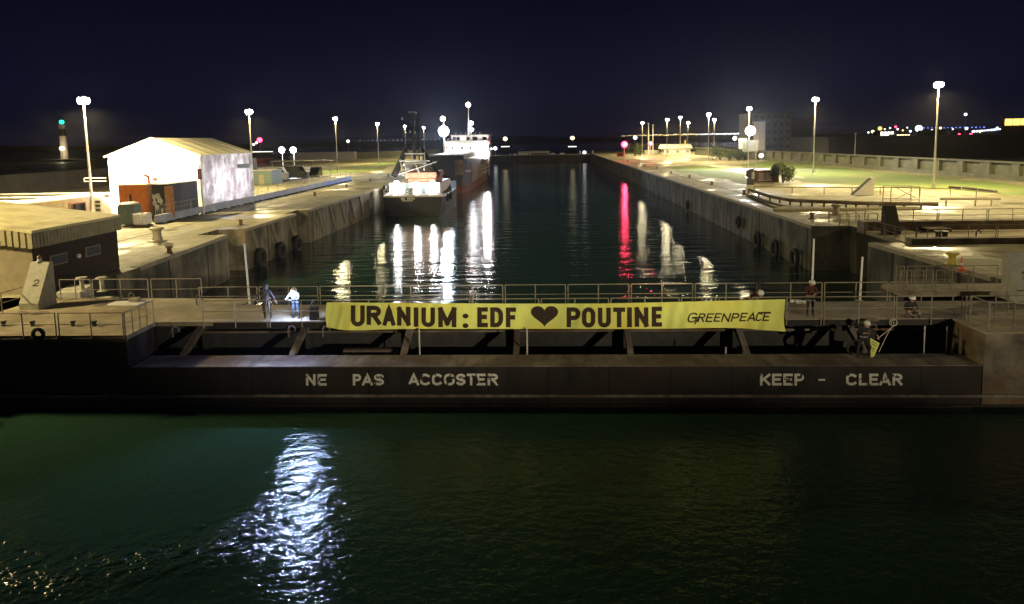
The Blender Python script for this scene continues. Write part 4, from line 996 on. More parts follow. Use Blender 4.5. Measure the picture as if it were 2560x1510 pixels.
a = V(1976,380,300).x; c = V(2030,380,300).x
bldg('block_building', 'darker lower block with a few tiny lights right of the tall dark block', a, c, 300, 315, V(2000,292,300).z*.96, 6, 4, ())
a = V(2040,380,235).x; c = V(2620,380,235).x
t = bldg('warehouse', 'long black warehouse behind the old wall at the far right', a, c, 225, 260, V(2300,343,225).z, 1, 8, ())
# lattice pole
q = G(2136,412); t = thing('thin_pole', 'thin dark pole standing in front of the old wall left of the tallest mast', 'pole', (q.x,q.y,0))
MB().tube((q.x,q.y,0),(q.x,q.y,V(2136,333,q.y).z),.12,.07).build('pole', M['pole'], t); MB().box(q.x-.3,q.x+.3,q.y-.05,q.y+.05,V(2136,336,q.y).z,V(2136,334,q.y).z+.2).build('cross_arm', M['pole'], t)
# ================================================================== FAR LIGHTS
def far_light(px, py, Y_, r, mat, label, name='distant_lamp', cat='lamp', group=None, base=True):
    q = V(px, py, Y_); t = thing(name, label, cat, (q.x,Y_,0), 0, group)
    MB().tube((q.x,Y_,0),(q.x,Y_,q.z-r),r*.12,r*.08,5).build('post', M['pole'], t)
    MB().ball((q.x,Y_,q.z), r, .9, 8, 6).build('bulb', M[mat], t); return t
# lighthouse
q0 = V(160,372,420); t = thing('lighthouse', 'white lighthouse with dark bands and a green light at the far left', 'lighthouse', (q0.x,420,0))
X_ = q0.x; zt = V(160,316,420).z
MB().lathe([(2.3,0),(2.25,6),(1.9,V(160,340,420).z)], (X_,420,0), 14).build('tower', M['shipwhite'], t)
z1 = V(160,340,420).z; z2 = V(160,324,420).z; z3 = V(160,311,420).z
MB().lathe([(2.0,z1),(1.9,z2)], (X_,420,0), 14).build('band', M['black'], t)
MB().lathe([(1.9,z2+.01),(1.9,z3)], (X_,420,0), 14).build('gallery', M['shipwhite'], t)
MB().lathe([(2.3,z2-.1),(2.3,z2+.12)], (X_,420,0), 14).build('balcony', M['rail'], t)
MB().ball((X_,420,V(160,305,420).z), 1.35, .9).build('lamp', M['greenglow'], t)
plight(t, (4,-9,7), 3200, (1,.8,.45), .6)
far_light(155,371,405,1.5,'warmglow','bright lamp at the foot of the lighthouse')
for px, lab in ((704,'left one of two bright white floodlights beyond the fence'),(733,'right one of two bright white floodlights beyond the fence')):
    q = V(px,375,240); t = thing('work_floodlight', lab, 'floodlight', (q.x,240,0), 0, 'pair of floodlights beyond the fence')
    MB().tube((q.x,240.5,0),(q.x,240.5,q.z),.1).build('post', M['pole'], t); MB().ball((q.x,240,q.z),1.0,1,12,8).build('bulb', M['coolglow'], t)
    plight(t, (0,-3,q.z), 3500, (.9,.95,1), .5)
far_light(649,350,420,1.6,'redglow','red beacon right of the tent roof')
for px, py in ((634,361),(641,357)): far_light(px,py,430,.8,'whiteglow','one of two small white lamps just left below the red beacon' if False else ('upper' if py == 357 else 'lower')+' of the two small white lamps left below the red beacon', group='small lamps under the red beacon')
far_light(870,353,560,1.3,'whiteglow','small white lamp between the second and third left masts')
q = V(645,379,400); t = thing('low_lit_roof', 'thin bright roof strip right of the tent far corner', 'roof', (q.x,400,0))
MB().bbox(q.x-4,q.x+7,400,404,q.z-.3,q.z,.03).build('roof', M['window'], t); MB().box(q.x-3.8,q.x+6.8,400.2,403.8,0,q.z-.31).build('wall', M['far'], t)  # roof glows itself, in place of lamplight falling on it
far_light(1263,347,600,1.9,'warmglow','amber lamp above the far gate right of the cargo ship')
far_light(1431,345,620,1.9,'warmglow','amber lamp above the water right of the amber lamp by the ship')
for px, lab in ((1263,'bright roof strip under the left amber lamp'),(1431,'bright roof strip under the right amber lamp')):
    q = V(px,366,520); t = thing('lit_hut', lab, 'hut', (q.x,520,0)); MB().bbox(q.x-3.0,q.x+3.0,520,523,q.z-.4,q.z+.1,.03).build('roof', M['window'], t); MB().box(q.x-2.8,q.x+2.8,520.2,522.8,WZ+.1,q.z-.41).build('wall', M['far'], t)  # glowing roof strip stands in for light from the lamp above
far_light(1588,344,600,1.7,'whiteglow','white lamp between the left red signal and the farthest mast')
far_light(1837,346,520,1.6,'whiteglow','white lamp left of the sign gantry in front of the lit pier')
far_light(1903,389,240,.8,'whiteglow','small white lamp low on the pale stair tower')
# lit pier (conveyor with a row of lamps)
t = thing('lit_pier', 'long far pier with a string of small lamps along its top', 'pier', (V(1700,338,1500).x,1500,0))
a = V(1555,340,1500); c = V(1862,334,1500)
MB().prismy([(a.x,a.z-2.2),(c.x,c.z-2.2),(c.x,c.z-.8),(a.x,a.z-.8)], 1500, 1512).build('deck', M['far'], t)
for k in range(12):
    x_ = a.x+(c.x-a.x)*k/11; z_ = a.z+(c.z-a.z)*k/11; MB().tube((x_,1506,WZ),(x_,1506,z_-2),1.0).build('pile', M['far'], t)
rr = random.Random(3)
for k in range(62):
    u = k/61; x_ = a.x+(c.x-a.x)*u; z_ = a.z+(c.z-a.z)*u; s = (.55+.7*u)*rr.uniform(.7,1.3); m_ = 'whiteglow' if u > .62 else ('warmglow' if rr.random() > .3 else 'amberglow')
    MB().ball((x_,1500,z_+rr.uniform(-.3,1.2)), s*1.25, 1, 6, 4).build('lamp', M[m_], t)
t = thing('far_breakwater_lights', 'thin line of faint lamps along the far breakwater left of the ships', 'breakwater', (V(980,350,1600).x,1600,0))
a = V(900,352,1600); c = V(1120,350,1600); MB().prismy([(a.x,WZ),(c.x,WZ),(c.x,c.z-1.4),(a.x,a.z-1.4)],1601,1612).build('wall', M['far'], t)
for k in range(22):
    u = k/21; MB().ball((a.x+(c.x-a.x)*u,1600,a.z), rr.uniform(.5,1.0), 1, 6, 4).build('lamp', M['blueglow' if k%3 else 'whiteglow'], t)
# port at the far right
def hall(px0, px1, py0, py1, Y_, mat, label, nwin):
    a = V(px0,py1,Y_); c = V(px1,py0,Y_); t = thing('lit_hall', label, 'building', ((a.x+c.x)/2,Y_,0))
    MB().box(a.x,c.x,Y_,Y_+20,0,c.z).build('wall', M['far'], t)
    for k in range(nwin):
        x0 = a.x+(c.x-a.x)*(k+.12)/nwin; x1 = a.x+(c.x-a.x)*(k+.88)/nwin
        MB().box(x0,x1,Y_-.3,Y_-.02,a.z+.3,c.z-.4).build('window', M[mat], t)
hall(2200,2235,328,347,900,'window','lit hall with four bright bays at the far right', 4)
hall(2241,2275,335,347,880,'warmglow','warm yellow lit hall right of the four bright bays', 5)
for px, py, r_, m_, lab in ((2182,329,2.2,'warmglow','warm lamp left of the lit hall, lower one'),(2200,321,2.6,'amberglow','amber lamp directly above the four bright bays'),(2225,320,1.2,'whiteglow','small white lamp above the right end of the four bright bays'),
    (2239,317,1.4,'redglow','small red lamp above the gap between the lit halls'),(2244,323,1.3,'whiteglow','white lamp just under the small red lamp'),(2268,319,1.0,'whiteglow','tiny white lamp above the yellow lit hall'),(2276,328,1.6,'whiteglow','white lamp at the right end of the yellow lit hall'),
    (2297,321,4.6,'whiteglow','large white flood lamp left of the tallest mast'),(2288,343,2.6,'whiteglow','white lamp below the large white flood lamp'),(2315,328,1.6,'whiteglow','white lamp right below the large white flood lamp'),
    (2414,286,2.0,'whiteglow','lone high pale lamp above the blue lit port'),(2416,321,2.0,'whiteglow','pale lamp on the blue lit quay below the lone high lamp'),(2493,320,1.6,'whiteglow','pale lamp left of the amber lit crane base'),
    (2398,336,1.4,'redglow','left small red lamp in front of the blue lit port'),(2427,336,1.7,'redglow','right small red lamp in front of the blue lit port'),(2351,320,1.6,'warmglow','warm lamp just right of the tallest mast'),
    (2171,331,1.2,'whiteglow','leftmost tiny white lamp of the far right port'),
    (2212,323,1.1,'warmglow','small warm lamp above the third bright bay of the lit hall'),(2257,326,1.2,'amberglow','small amber lamp above the yellow lit hall'),(2330,325,1.1,'warmglow','small warm lamp between the flood lamp and the tallest mast'),
    (2382,323,1.0,'whiteglow','small white lamp midway between the tallest mast and the lone high lamp'),(2450,330,1.2,'amberglow','small amber lamp on the blue lit quay right of the red lamps'),(2505,333,1.3,'amberglow','small amber lamp at the foot of the lit silos')):
    far_light(px, py, 950, r_, m_, lab)
t = thing('lit_quay', 'far quay edged with blue and white lights at the right', 'quay', (V(2460,328,1000).x,1000,0))
a = V(2350,330,1000); c = V(2500,322,1000); MB().box(a.x,c.x,1000,1030,0,a.z-1).build('wall', M['far'], t)
for k in range(30):
    u = k/29; MB().ball((V(2430+70*u,329-5*u,999).x,999,V(2430+70*u,329-6*u,999).z), rr.uniform(.8,1.8), .8, 6, 4).build('lamp', M['whiteglow' if k%3 else 'blueglow'], t)
for k in range(16):
    u = k/15; MB().ball((V(2310+150*u,320,1002).x,1002,V(2310+150*u,320-2*u,1002).z), rr.uniform(.5,1.2), .7, 6, 4).build('lamp', M['blueglow'], t)
t = thing('lit_silos', 'amber floodlit silos at the right edge with a crane boom', 'silo', (V(2540,320,900).x,900,0))
for k in range(4):
    x0 = V(2510+k*20,320,900).x; MB().lathe([(4.6,0),(4.6,V(2530,300,900).z),(2.4,V(2530,296,900).z)], (x0+5,905,0), 14).build('silo', M['far'], t)
    MB().box(x0+.8,x0+9,899.4,900.2,V(2530,313,900).z,V(2530,297,900).z).build('glow_panel', M['amberglow'], t)  # glowing panel stands in for floodlight on the silo face
MB().box(V(2506,320,898).x,V(2600,320,898).x,897,899.3,0,V(2530,318,898).z).build('base', M['brick'], t)
MB().tube((V(2510,300,900).x,902,V(2510,300,900).z),(V(2492,272,900).x,902,V(2492,272,900).z),.6).build('boom', M['rustorange'], t)
a = V(2310,345,700); c = V(2375,345,700); t = thing('gabled_roof', 'dark gabled roof with a pale edge in front of the far port', 'building', (a.x,700,0))
MB().prismy([(a.x,0),(c.x,0),(c.x,V(2375,341,700).z),(V(2365,325,700).x,V(2365,325,700).z),(a.x,V(2316,325,700).z)],700,712).build('wall', M['far'], t)
MB().tube((V(2366,325,699).x,699,V(2366,325,699).z),(V(2378,342,699).x,699,V(2378,342,699).z),.7).build('pale_edge', M['white'], t)
# ================================================================== SHIPS
def hull_mesh(cx, st, zb=WZ-1.0):
    """st: (y, half width at deck, half width at water, deck z)"""
    b = MB(); m = 7
    for (y, wt, ww, zt) in st:
        for (xx, zz) in ((-wt,zt),(-ww*.5-wt*.5,(zt+WZ)/2),(-ww,WZ),(0 if ww < .2 else -ww*.8,zb),(ww*.8,zb),(ww,WZ),(ww*.5+wt*.5,(zt+WZ)/2),(wt,zt)): b.v.append((cx+xx, y, zz))
    n = 8
    for i in range(len(st)-1):
        for j in range(n-1): a = i*n+j; b.f.append((a, a+1, a+n+1, a+n))
        b.f.append((i*n+7, i*n, (i+1)*n, (i+1)*n+7))
    b.f.append(tuple(range(n))); b.f.append(tuple((len(st)-1)*n+j for j in reversed(range(n))))
    return b
# tug, stern towards the camera
TY = 119.0
a = V(952,494,TY); c = V(1112,494,TY); tcx = (a.x+c.x)/2; thw = (c.x-a.x)/2; zd = a.z
tug = thing('tug_boat', 'tug with white floodlit aft deck and black funnels moored stern on at the left quay', 'tug', (tcx, TY, WZ))
hull_mesh(tcx, [(TY,thw*.93,thw*.80,zd),(TY+2,thw,thw*.93,zd),(TY+16,thw,thw*.98,zd+.3),(TY+24,thw*.8,thw*.7,zd+1.4),(TY+30,.6,.1,zd+2.6)]).build('hull', M['black'], tug)
def fsc(r): return V(r, 475, TY).x
b = MB()                                                    # bulwark round the stern
pts = [(tcx-thw+.05,TY+16),(tcx-thw+.05,TY+2),(tcx-thw*.93+.05,TY+.05),(tcx+thw*.93-.05,TY+.05),(tcx+thw-.05,TY+2),(tcx+thw-.05,TY+16)]
for p, q in zip(pts, pts[1:]):
    d = (Vector(q)-Vector(p)).normalized(); n_ = Vector((d.y,-d.x))*-.12
    b.prism([p, q, (q[0]+n_.x,q[1]+n_.y), (p[0]+n_.x,p[1]+n_.y)], zd+.005, zd+.30)
b.build('bulwark', M['shipwhite'], tug)
b = MB(); b.prism([(tcx-thw*.97,TY+.3),(tcx+thw*.97,TY+.3),(tcx+thw*.97,TY+17),(tcx-thw*.97,TY+17)], zd-.02, zd+.02); b.build('deck', M['offwhite'], tug)
for k in range(9):
    x_ = tcx-thw*.9+k*thw*1.8/8; MB().tube((x_,TY+.1,zd+.3),(x_,TY+.1,zd+1.3),.05).build('rail_post', M['white'], tug)
MB().path([(tcx-thw*.9,TY+.1,zd+1.3),(tcx+thw*.9,TY+.1,zd+1.3)],.045).path([(tcx-thw*.9,TY+.1,zd+.8),(tcx+thw*.9,TY+.1,zd+.8)],.035).build('deck_rail', M['white'], tug)
HY = TY+7
z1 = V(1040,457,HY).z; ax = V(972,457,HY).x; bx = V(1100,457,HY).x
MB().bbox(ax,bx,HY,HY+14,zd+.02,z1,.08).build('deckhouse', M['shipwhite'], tug)
for px in (1058,1018): 
    x_ = V(px,475,HY).x; MB().box(x_-.35,x_+.35,HY-.05,HY-.002,zd+.2,zd+2.0).build('door', M['greengrey'], tug)
MB().lathe([(.8,0),(.8,.15),(.4,.2),(.4,1.1),(.8,1.15),(.8,1.3)], (V(1027,490,TY+4).x, TY+4, zd+.03), 16).build('winch', M['grey'], tug)
z2 = V(1040,432,HY+1.5).z; ax2 = V(1016,440,HY).x; bx2 = V(1086,440,HY).x
MB().bbox(ax2,bx2,HY+1.0,HY+10,z1+.005,z2-1.0,.08).build('upper_house', M['rustorange'], tug)
MB().bbox(ax2-.5,bx2+.2,HY+1.2,HY+10,z2-.99,z2+.1,.08).build('upper_house', M['brown'], tug)
z3 = V(1030,398,HY+4).z; ax3 = V(1002,410,HY).x; bx3 = V(1066,410,HY).x
MB().bbox(ax3,bx3,HY+3.5,HY+9,z2+.11,z3-.9,.08).build('wheelhouse', M['offwhite'], tug)
MB().bbox(ax3-.3,bx3+.3,HY+3.2,HY+9.3,z3-.89,z3-.7,.04).build('wheelhouse_roof', M['white'], tug)
for k in range(4):
    x0 = ax3+.25+k*(bx3-ax3-.3)/4; MB().box(x0,x0+(bx3-ax3)/4-.3,HY+3.42,HY+3.498,z2+1.0,z3-1.35).build('window', M['glass'], tug)
def quad_leg(p, q, wd):
    b_ = MB(); p = Vector(p); q = Vector(q)
    for s in (0,): b_.tube(p, q, wd, wd*.75, 8)
    return b_
l0 = V(985,440,HY+2); l1 = V(1016,372,HY+4); quad_leg(l0, l1, .62).build('funnel', M['black'], tug)
l0 = V(1094,440,HY+2); l1 = V(1052,372,HY+4); quad_leg(l0, l1, .62).build('funnel', M['black'], tug)
for p_, q_ in (((996,436),(1092,404)),((1008,440),(1000,398)),((1048,432),(1026,378)),((1060,425),(1062,380)),((998,402),(1075,402)),((1012,384),(1060,384))):
    p0 = V(*p_, HY+1.0); p1 = V(*q_, HY+2.5); MB().tube(p0, p1, .13, .10, 6).build('stay', M['offwhite'], tug)
mt0 = V(1036,398,HY+5); mz = V(1036,275,HY+5).z
MB().tube((mt0.x,HY+5,mt0.z),(mt0.x,HY+5,mz),.34,.16).build('mast', M['black'], tug)
for dx, zt in ((-2.0, V(1024,300,HY+5).z),(.9,V(1040,285,HY+5).z)): MB().tube((mt0.x+dx,HY+5,mt0.z-.5),(mt0.x+dx,HY+5,zt),.11,.07).build('mast', M['black'], tug)
for zz in (285,300,318,345,362):
    z_ = V(1036,zz,HY+5).z; MB().tube((mt0.x-2.1,HY+5,z_),(mt0.x+1.3,HY+5,z_),.07).build('yard', M['black'], tug)
for zz, dx in ((332,-.6),(334,.3),(286,.6),(299,-2.0)):
    z_ = V(1036,zz,HY+5).z; MB().lathe([(.16,0),(.16,.35),(.08,.42)], (mt0.x+dx,HY+4.8,z_), 8).build('mast_lantern', M['offwhite'], tug)
MB().bbox(mt0.x-.9,mt0.x+.6,HY+4.8,HY+5.1,mz-.5,mz-.25,.05).build('radar', M['grey'], tug)
for px, py, pw in ((990,459,1),(1040,461,.8),(1081,459,1)):
    q = V(px, py-1, HY-.5); MB().ball((q.x,HY-.25,q.z), .5, .8, 10, 6).build('deck_lamp', M['shipglow'], tug)
    plight(tug, (q.x-tcx, -0-0+ (HY-1.2-TY), q.z-WZ), 900*pw, (1,.97,.9), .3)
for px, py in ((1094,470),(1100,478)): q = V(px,py,TY+3); MB().torus((tcx+thw+.12,TY+3+(px-1094)*.6,zd-.3),.55,.2,'X').build('fender', M['rubber'], tug)
MB().torus((tcx-thw-.2,TY+4,zd+.6),.9,.35,'X').build('fender', M['rubber'], tug)
b = MB()                                                    # two short unreadable rows of stern lettering
for k in range(7):
    if k == 2: continue
    x_ = V(1003+k*5,497,TY).x; b.box(x_,x_+.24,TY-.02,TY-.002,V(1003,499,TY).z,V(1003,495,TY).z)
b.box(V(1005,501,TY).x,V(1032,501,TY).x,TY-.02,TY-.002,V(1003,503,TY).z,V(1003,501.5,TY).z); b.build('stern_marks', M['white'], tug)
b0 = G(972,440); pt = [Vector((tcx-thw, TY+6, zd+.4)), Vector(((b0.x+tcx-thw)/2, (b0.y+TY+6)/2, -.1)), Vector((b0.x, b0.y, .4))]
tag(MB().path(pt,.05).build('mooring_rope', M['rope']), 'thin mooring rope from the tug to a quay bollard', 'rope')
# cargo ship behind the tug
SY = 169.0
sh = thing('cargo_ship', 'cargo ship with navy hull and pale bridge tiers moored beyond the tug', 'cargo ship', (-24.3, SY, WZ))
xr_ = V(1166,440,SY).x; xl_ = -30.0; scx = (xr_+xl_)/2; shw = (xr_-xl_)/2; zt = V(1150,399,SY).z
hull_mesh(scx, [(SY,shw*.93,shw*.72,zt),(SY+3,shw,shw*.92,zt),(SY+12,shw,shw,zt-.2),(SY+60,shw,shw,zt-1.2),(SY+66,shw*.8,shw*.5,zt-.8)]).build('hull', M['navy'], sh)
b = MB()                                                    # red boot topping band
for s in (1,):
    b.add([(scx+shw*.735,SY-.03,WZ-.2),(scx-shw*.735,SY-.03,WZ-.2),(scx-shw*.80,SY-.03,WZ+1.9),(scx+shw*.80,SY-.03,WZ+1.9)], [(0,1,2,3)])
    b.add([(scx+shw*.75,SY-.03,WZ-.2),(scx+shw*.94,SY+3,WZ-.2),(scx+shw*.97,SY+3,WZ+1.9),(scx+shw*.82,SY-.03,WZ+1.9)], [(0,1,2,3)])
    b.add([(scx+shw*.94,SY+3,WZ-.2),(scx+shw+.03,SY+12,WZ-.2),(scx+shw+.03,SY+12,WZ+1.9),(scx+shw*.975,SY+3,WZ+1.9)], [(0,1,2,3)])
    b.add([(scx+shw+.03,SY+12,WZ-.2),(scx+shw+.03,SY+60,WZ-.2),(scx+shw+.03,SY+60,WZ+1.9),(scx+shw+.03,SY+12,WZ+1.9)], [(0,1,2,3)])
b.build('boot_topping', M['boot'], sh)
MB().box(scx+shw+.005,scx+shw+.05,SY+13,SY+60,WZ+1.95,zt-1.5).build('side_plating', M['hullside'], sh)
MB().box(scx+shw*.52,scx+shw*.90,SY-.09,SY-.03,.2,zt-.1).build('side_plating', M['hullside'], sh)
MB().box(V(1163,427,SY).x,V(1187,427,SY).x-.9,SY-.14,SY-.095,V(1165,430,SY).z,V(1165,425,SY).z).build('bow_marks', M['white'], sh)
MB().bbox(scx-shw*.9,scx+shw*.9,SY+.2,SY+.35,zt+.01,zt+.9,.02).build('bulwark', M['navy'], sh)
MB().bbox(scx-shw*.75,scx+shw*.75,SY+6,SY+40,zt-.1,zt+1.1,.1).build('hatch_cover', M['tanwall'], sh)
BY = SY+46
a = V(1113,390,BY); c = V(1222,357,BY)
MB().bbox(a.x,c.x,BY,BY+11,a.z-.8,c.z,.1).build('lower_bridge_tier', M['shipwhite'], sh)
a2 = V(1128,357,BY); c2 = V(1221,338,BY)
MB().bbox(a2.x,c2.x,BY+.3,BY+9,c.z+.005,c2.z,.1).build('wheelhouse', M['shipwhite'], sh)
MB().bbox(a2.x-.3,c2.x+.3,BY,BY+9.5,c2.z+.005,c2.z+.2,.03).build('wheelhouse_roof', M['shipwhite'], sh)
MB().bbox(a.x,c.x,BY-.25,BY-.003,c.z-.1,c.z+.75,.03).build('bridge_wing', M['offwhite'], sh)
for px0, px1, lit in ((1132,1139,0),(1141,1149,0),(1151,1157,1),(1159,1164,1),(1166,1174,0),(1181,1193,0),(1206,1216,0)):
    p0 = V(px0,350,BY); p1 = V(px1,342.5,BY); MB().box(p0.x,p1.x,BY+.22,BY+.297,p0.z,p1.z).build('window', M['window' if lit else 'glass'], sh)
for px, lit in ((1117,0),(1131,0),(1138,1),(1155,0),(1176,0),(1193,1),(1200,1)):
    p0 = V(px-2,372,BY); p1 = V(px+2,368,BY); MB().box(p0.x,p1.x,BY-.06,BY-.002,p0.z,p1.z).build('porthole', M['window' if lit else 'glass'], sh)
MB().box(c.x-1.6,c.x-.1,BY-9,BY-.01,a.z-2.2,a.z-.8).build('side_deck', M['shipwhite'], sh)
for k in range(4):
    z_ = a.z-1.0-k*1.15; MB().tube((c.x-2.6,BY-8,z_-1.0),(c.x-.2,BY-1,z_),.10).build('stair', M['white'], sh)
for k in range(2): MB().tube((c.x-.05-k*2.6,BY-.4,a.z-6),(c.x-.05-k*2.6,BY-.4,a.z-.8),.12).build('stanchion', M['white'], sh)
# ship masts and lamps
def shiplamp(px, py, Y_, r, mat, pw=0, col=(.9,.95,1), nm='mast_lamp'):
    q = V(px, py, Y_); MB().ball(q, r, 1, 12, 8).build(nm, M[mat], sh)
    if pw: (plight(sh, (q.x+24.3, Y_-2.2-SY, q.z-WZ), pw, col, .5) if pw < 9000 else slight(sh, (q.x, Y_-2.2, q.z), (-6, 90, -4), pw, col, 130, .5, .4))
    return q
q = shiplamp(1109,328,SY+34,1.5,'coolglow',46000,(.72,.83,1.0),'floodlight')
MB().tube((q.x,q.y+.6,zt),(q.x,q.y+.6,V(1107,294,SY+34).z),.28,.16).build('mast', M['shipwhite'], sh)
shiplamp(1107,297,SY+34,.72,'orangeglow')
MB().tube((V(1171,340,BY+4).x,BY+4,c2.z),(V(1171,262,BY+4).x,BY+4,V(1171,264,BY+4).z),.22,.10).build('mast', M['shipwhite'], sh)
shiplamp(1170.5,262,BY+3.6,.75,'orangeglow'); shiplamp(1178,308,BY+3,.62,'shipglow'); shiplamp(1178,324,BY+3,.62,'shipglow')
MB().tube((V(1178,338,BY+3).x,BY+3,c2.z),(V(1178,308,BY+3).x,BY+3,V(1178,310,BY+3).z),.1).build('lamp_post', M['shipwhite'], sh)
shiplamp(1216,384,BY-1.5,.95,'shipglow',3500,(1,.96,.92)); shiplamp(1115,388,BY-1.0,.5,'shipglow',2500,(1,.9,.85)); shiplamp(1221,357,BY-.6,.4,'redglow'); shiplamp(1228,372,BY+1,.35,'whiteglow')
for k in range(6):
    x_ = V(1140+k*12,337,BY+1).x; MB().tube((x_,BY+1,c2.z+.2),(x_,BY+1,c2.z+1.2),.06).build('aerial', M['shipwhite'], sh)
# far lock gate closing the basin
fg = thing('far_lock_gate', 'far gate across the end of the lock with a pale rail and short marker posts', 'lock gate', (-2,392,WZ))
a = V(1244,398,392); c = V(1438,398,392)
MB().box(-30.0,24.4,390,396,WZ-2,-.55).build('wall', M['steel'], fg); MB().box(-30,24.4,389.9,396.2,-.547,-.2).build('deck', M['coping'], fg)
a = V(1296,384,392); c = V(1374,377,392); MB().bbox(a.x,c.x,391,391.4,a.z,c.z,.05).build('banner_board', M['mono'], fg)
for px, w_ in ((1276,2),(1288,4),(1309,10),(1325,2),(1382,5),(1406,6)): p0 = V(px-w_/1,395,390.5); p1 = V(px+w_/1,392.5,390.5); MB().bbox(p0.x,p1.x,390.3,390.6,-.195,.5,.03).build('rail_panel', M['white'], fg)
for px in (1297,1325,1372,1450,1482): p0 = V(px,380,391); MB().tube((p0.x,391.5,-.2),(p0.x,391.5,1.6),.35).build('marker_post', M['white'], fg)
far_light(1461,381,393,1.0,'whiteglow','white lamp at the right end of the far lock gate', base=False)
far_light(1238,371,398,1.1,'whiteglow','white lamp at the left end of the far lock gate beside the ship', base=False)
# ================================================================== PEOPLE
def skinned(edges, pos, rad, root, sub=1):
    me = bpy.data.meshes.new('b'); me.from_pydata([tuple(p) for p in pos], edges, []); me.update()
    o = bpy.data.objects.new('b', me); COL.objects.link(o)
    m = o.modifiers.new('s', 'SKIN'); m.use_smooth_shade = True; m.branch_smoothing = .6
    sv = me.skin_vertices[0].data
    for i, r in enumerate(rad): sv[i].radius = r if isinstance(r, tuple) else (r, r); sv[i].use_root = (i == root)
    s = o.modifiers.new('d', 'SUBSURF'); s.levels = sub; s.render_levels = sub
    dg = bpy.context.evaluated_depsgraph_get(); out = bpy.data.meshes.new_from_object(o.evaluated_get(dg))
    bpy.data.objects.remove(o); return out
def person(label, loc, J, top='dkcloth', legs='dkcloth', helmet='white', rz=0.0, hood=False, trim=None, bare=False):
    """J: joint name -> position (metres, person space, facing -Y)"""
    t = thing('person', label, 'person', loc, rz)
    J = {k: Vector(v) for k, v in J.items()}
    up = (J['head']-J['neck']).normalized()
    names = ['hip','waist','chest','neck','head','crown','shL','elL','wrL','haL','shR','elR','wrR','haR','hpL','knL','anL','toL','hpR','knR','anR','toR']
    J['crown'] = J['head']+up*.09
    rd = dict(hip=(.155,.12), waist=(.145,.11), chest=(.175,.125), neck=.065, head=(.090,.105), crown=(.075,.085), shL=.075, elL=.055, wrL=.038, haL=(.045,.022), shR=.075, elR=.055, wrR=.038, haR=(.045,.022), hpL=.10, knL=.07, anL=.05, toL=.042, hpR=.10, knR=.07, anR=.05, toR=.042)
    E = [('hip','waist'),('waist','chest'),('chest','neck'),('neck','head'),('head','crown'),('chest','shL'),('shL','elL'),('elL','wrL'),('wrL','haL'),('chest','shR'),('shR','elR'),('elR','wrR'),('wrR','haR'),
         ('hip','hpL'),('hpL','knL'),('knL','anL'),('anL','toL'),('hip','hpR'),('hpR','knR'),('knR','anR'),('anR','toR')]
    idx = {n: i for i, n in enumerate(names)}
    me = skinned([(idx[a], idx[b]) for a, b in E], [J[n] for n in names], [rd[n] for n in names], 0)
    bm = bmesh.new(); bm.from_mesh(me)
    for f in bm.faces:
        c = f.calc_center_median(); best = min(E, key=lambda e: (c-(J[e[0]]+J[e[1]])/2).length)
        if best[0] in ('neck','head') : k = 0
        elif best in (('wrL','haL'),('wrR','haR')): k = 0
        elif best[0] in ('hpL','hpR','knL','knR') or best[1] in ('hpL','hpR'): k = 2
        elif best[0] in ('anL','anR'): k = 3
        else: k = 1
        f.material_index = k; f.smooth = True
    # five fingers per hand, rooted in the palm, unequal and curled; nose and ears
    def seg(p, q, r0, r1, mi, n=6):
        d = (q-p).normalized(); u = d.orthogonal().normalized(); w_ = d.cross(u); A_ = []; B_ = []
        for i in range(n):
            a = 2*math.pi*i/n; o_ = u*math.cos(a)+w_*math.sin(a); A_.append(bm.verts.new(p+o_*r0)); B_.append(bm.verts.new(q+o_*r1))
        for i in range(n): f = bm.faces.new((A_[i],A_[(i+1)%n],B_[(i+1)%n],B_[i])); f.material_index = mi; f.smooth = True
        bm.faces.new(B_).material_index = mi
    for s in 'LR':
        d = (J['ha'+s]-J['wr'+s]).normalized(); side = d.cross(Vector((0,0,1))); side = side.normalized() if side.length > .1 else Vector((1,0,0)); dn = d.cross(side).normalized()
        if dn.z > 0: dn = -dn
        for k, L_ in enumerate((.070,.080,.075,.058)):
            p = J['ha'+s]+side*(.027-.018*k)+d*.015; q = p+d*L_*.55+dn*.008; r = q+d*L_*.3+dn*.03
            seg(p, q, .0095, .0085, 0); seg(q, r, .0085, .007, 0)
        p = J['wr'+s]+d*.03+side*.035; q = p+d*.03+side*.025; seg(p, q, .011, .010, 0); seg(q, q+d*.03, .010, .008, 0)
    fw = J.get('face', Vector((0,-1,0))).normalized(); sd = fw.cross(up).normalized()
    hc = J['head']; seg(hc+fw*.08, hc+fw*.118-up*.015, .017, .010, 0); seg(hc+sd*.088, hc+sd*.102, .025, .018, 0); seg(hc-sd*.088, hc-sd*.102, .025, .018, 0)
    for s in (-1, 1): seg(hc+fw*.088+sd*.032*s+up*.022, hc+fw*.098+sd*.032*s+up*.022, .012, .008, 4)
    seg(hc+fw*.086-up*.052, hc+fw*.094-up*.052, .020, .012, 4)
    mi_ = [f.material_index for f in bm.faces]; bm.to_mesh(me); bm.free()
    me.materials.clear()
    for k in ('skin', top, legs, 'black', 'blackcloth'): me.materials.append(M[k])
    me.polygons.foreach_set('material_index', mi_); me.update()
    o = bpy.data.objects.new('body', me); COL.objects.link(o); o.parent = t
    # jacket hem / collar and harness as clothing
    if hood or not helmet:
        b_ = MB(); b_.ball((0,0,0), .135, 1.1, 14, 8); h = b_.build('hood', M[top], t, True, True); h.location = J['head']+up*.035-fw*.025
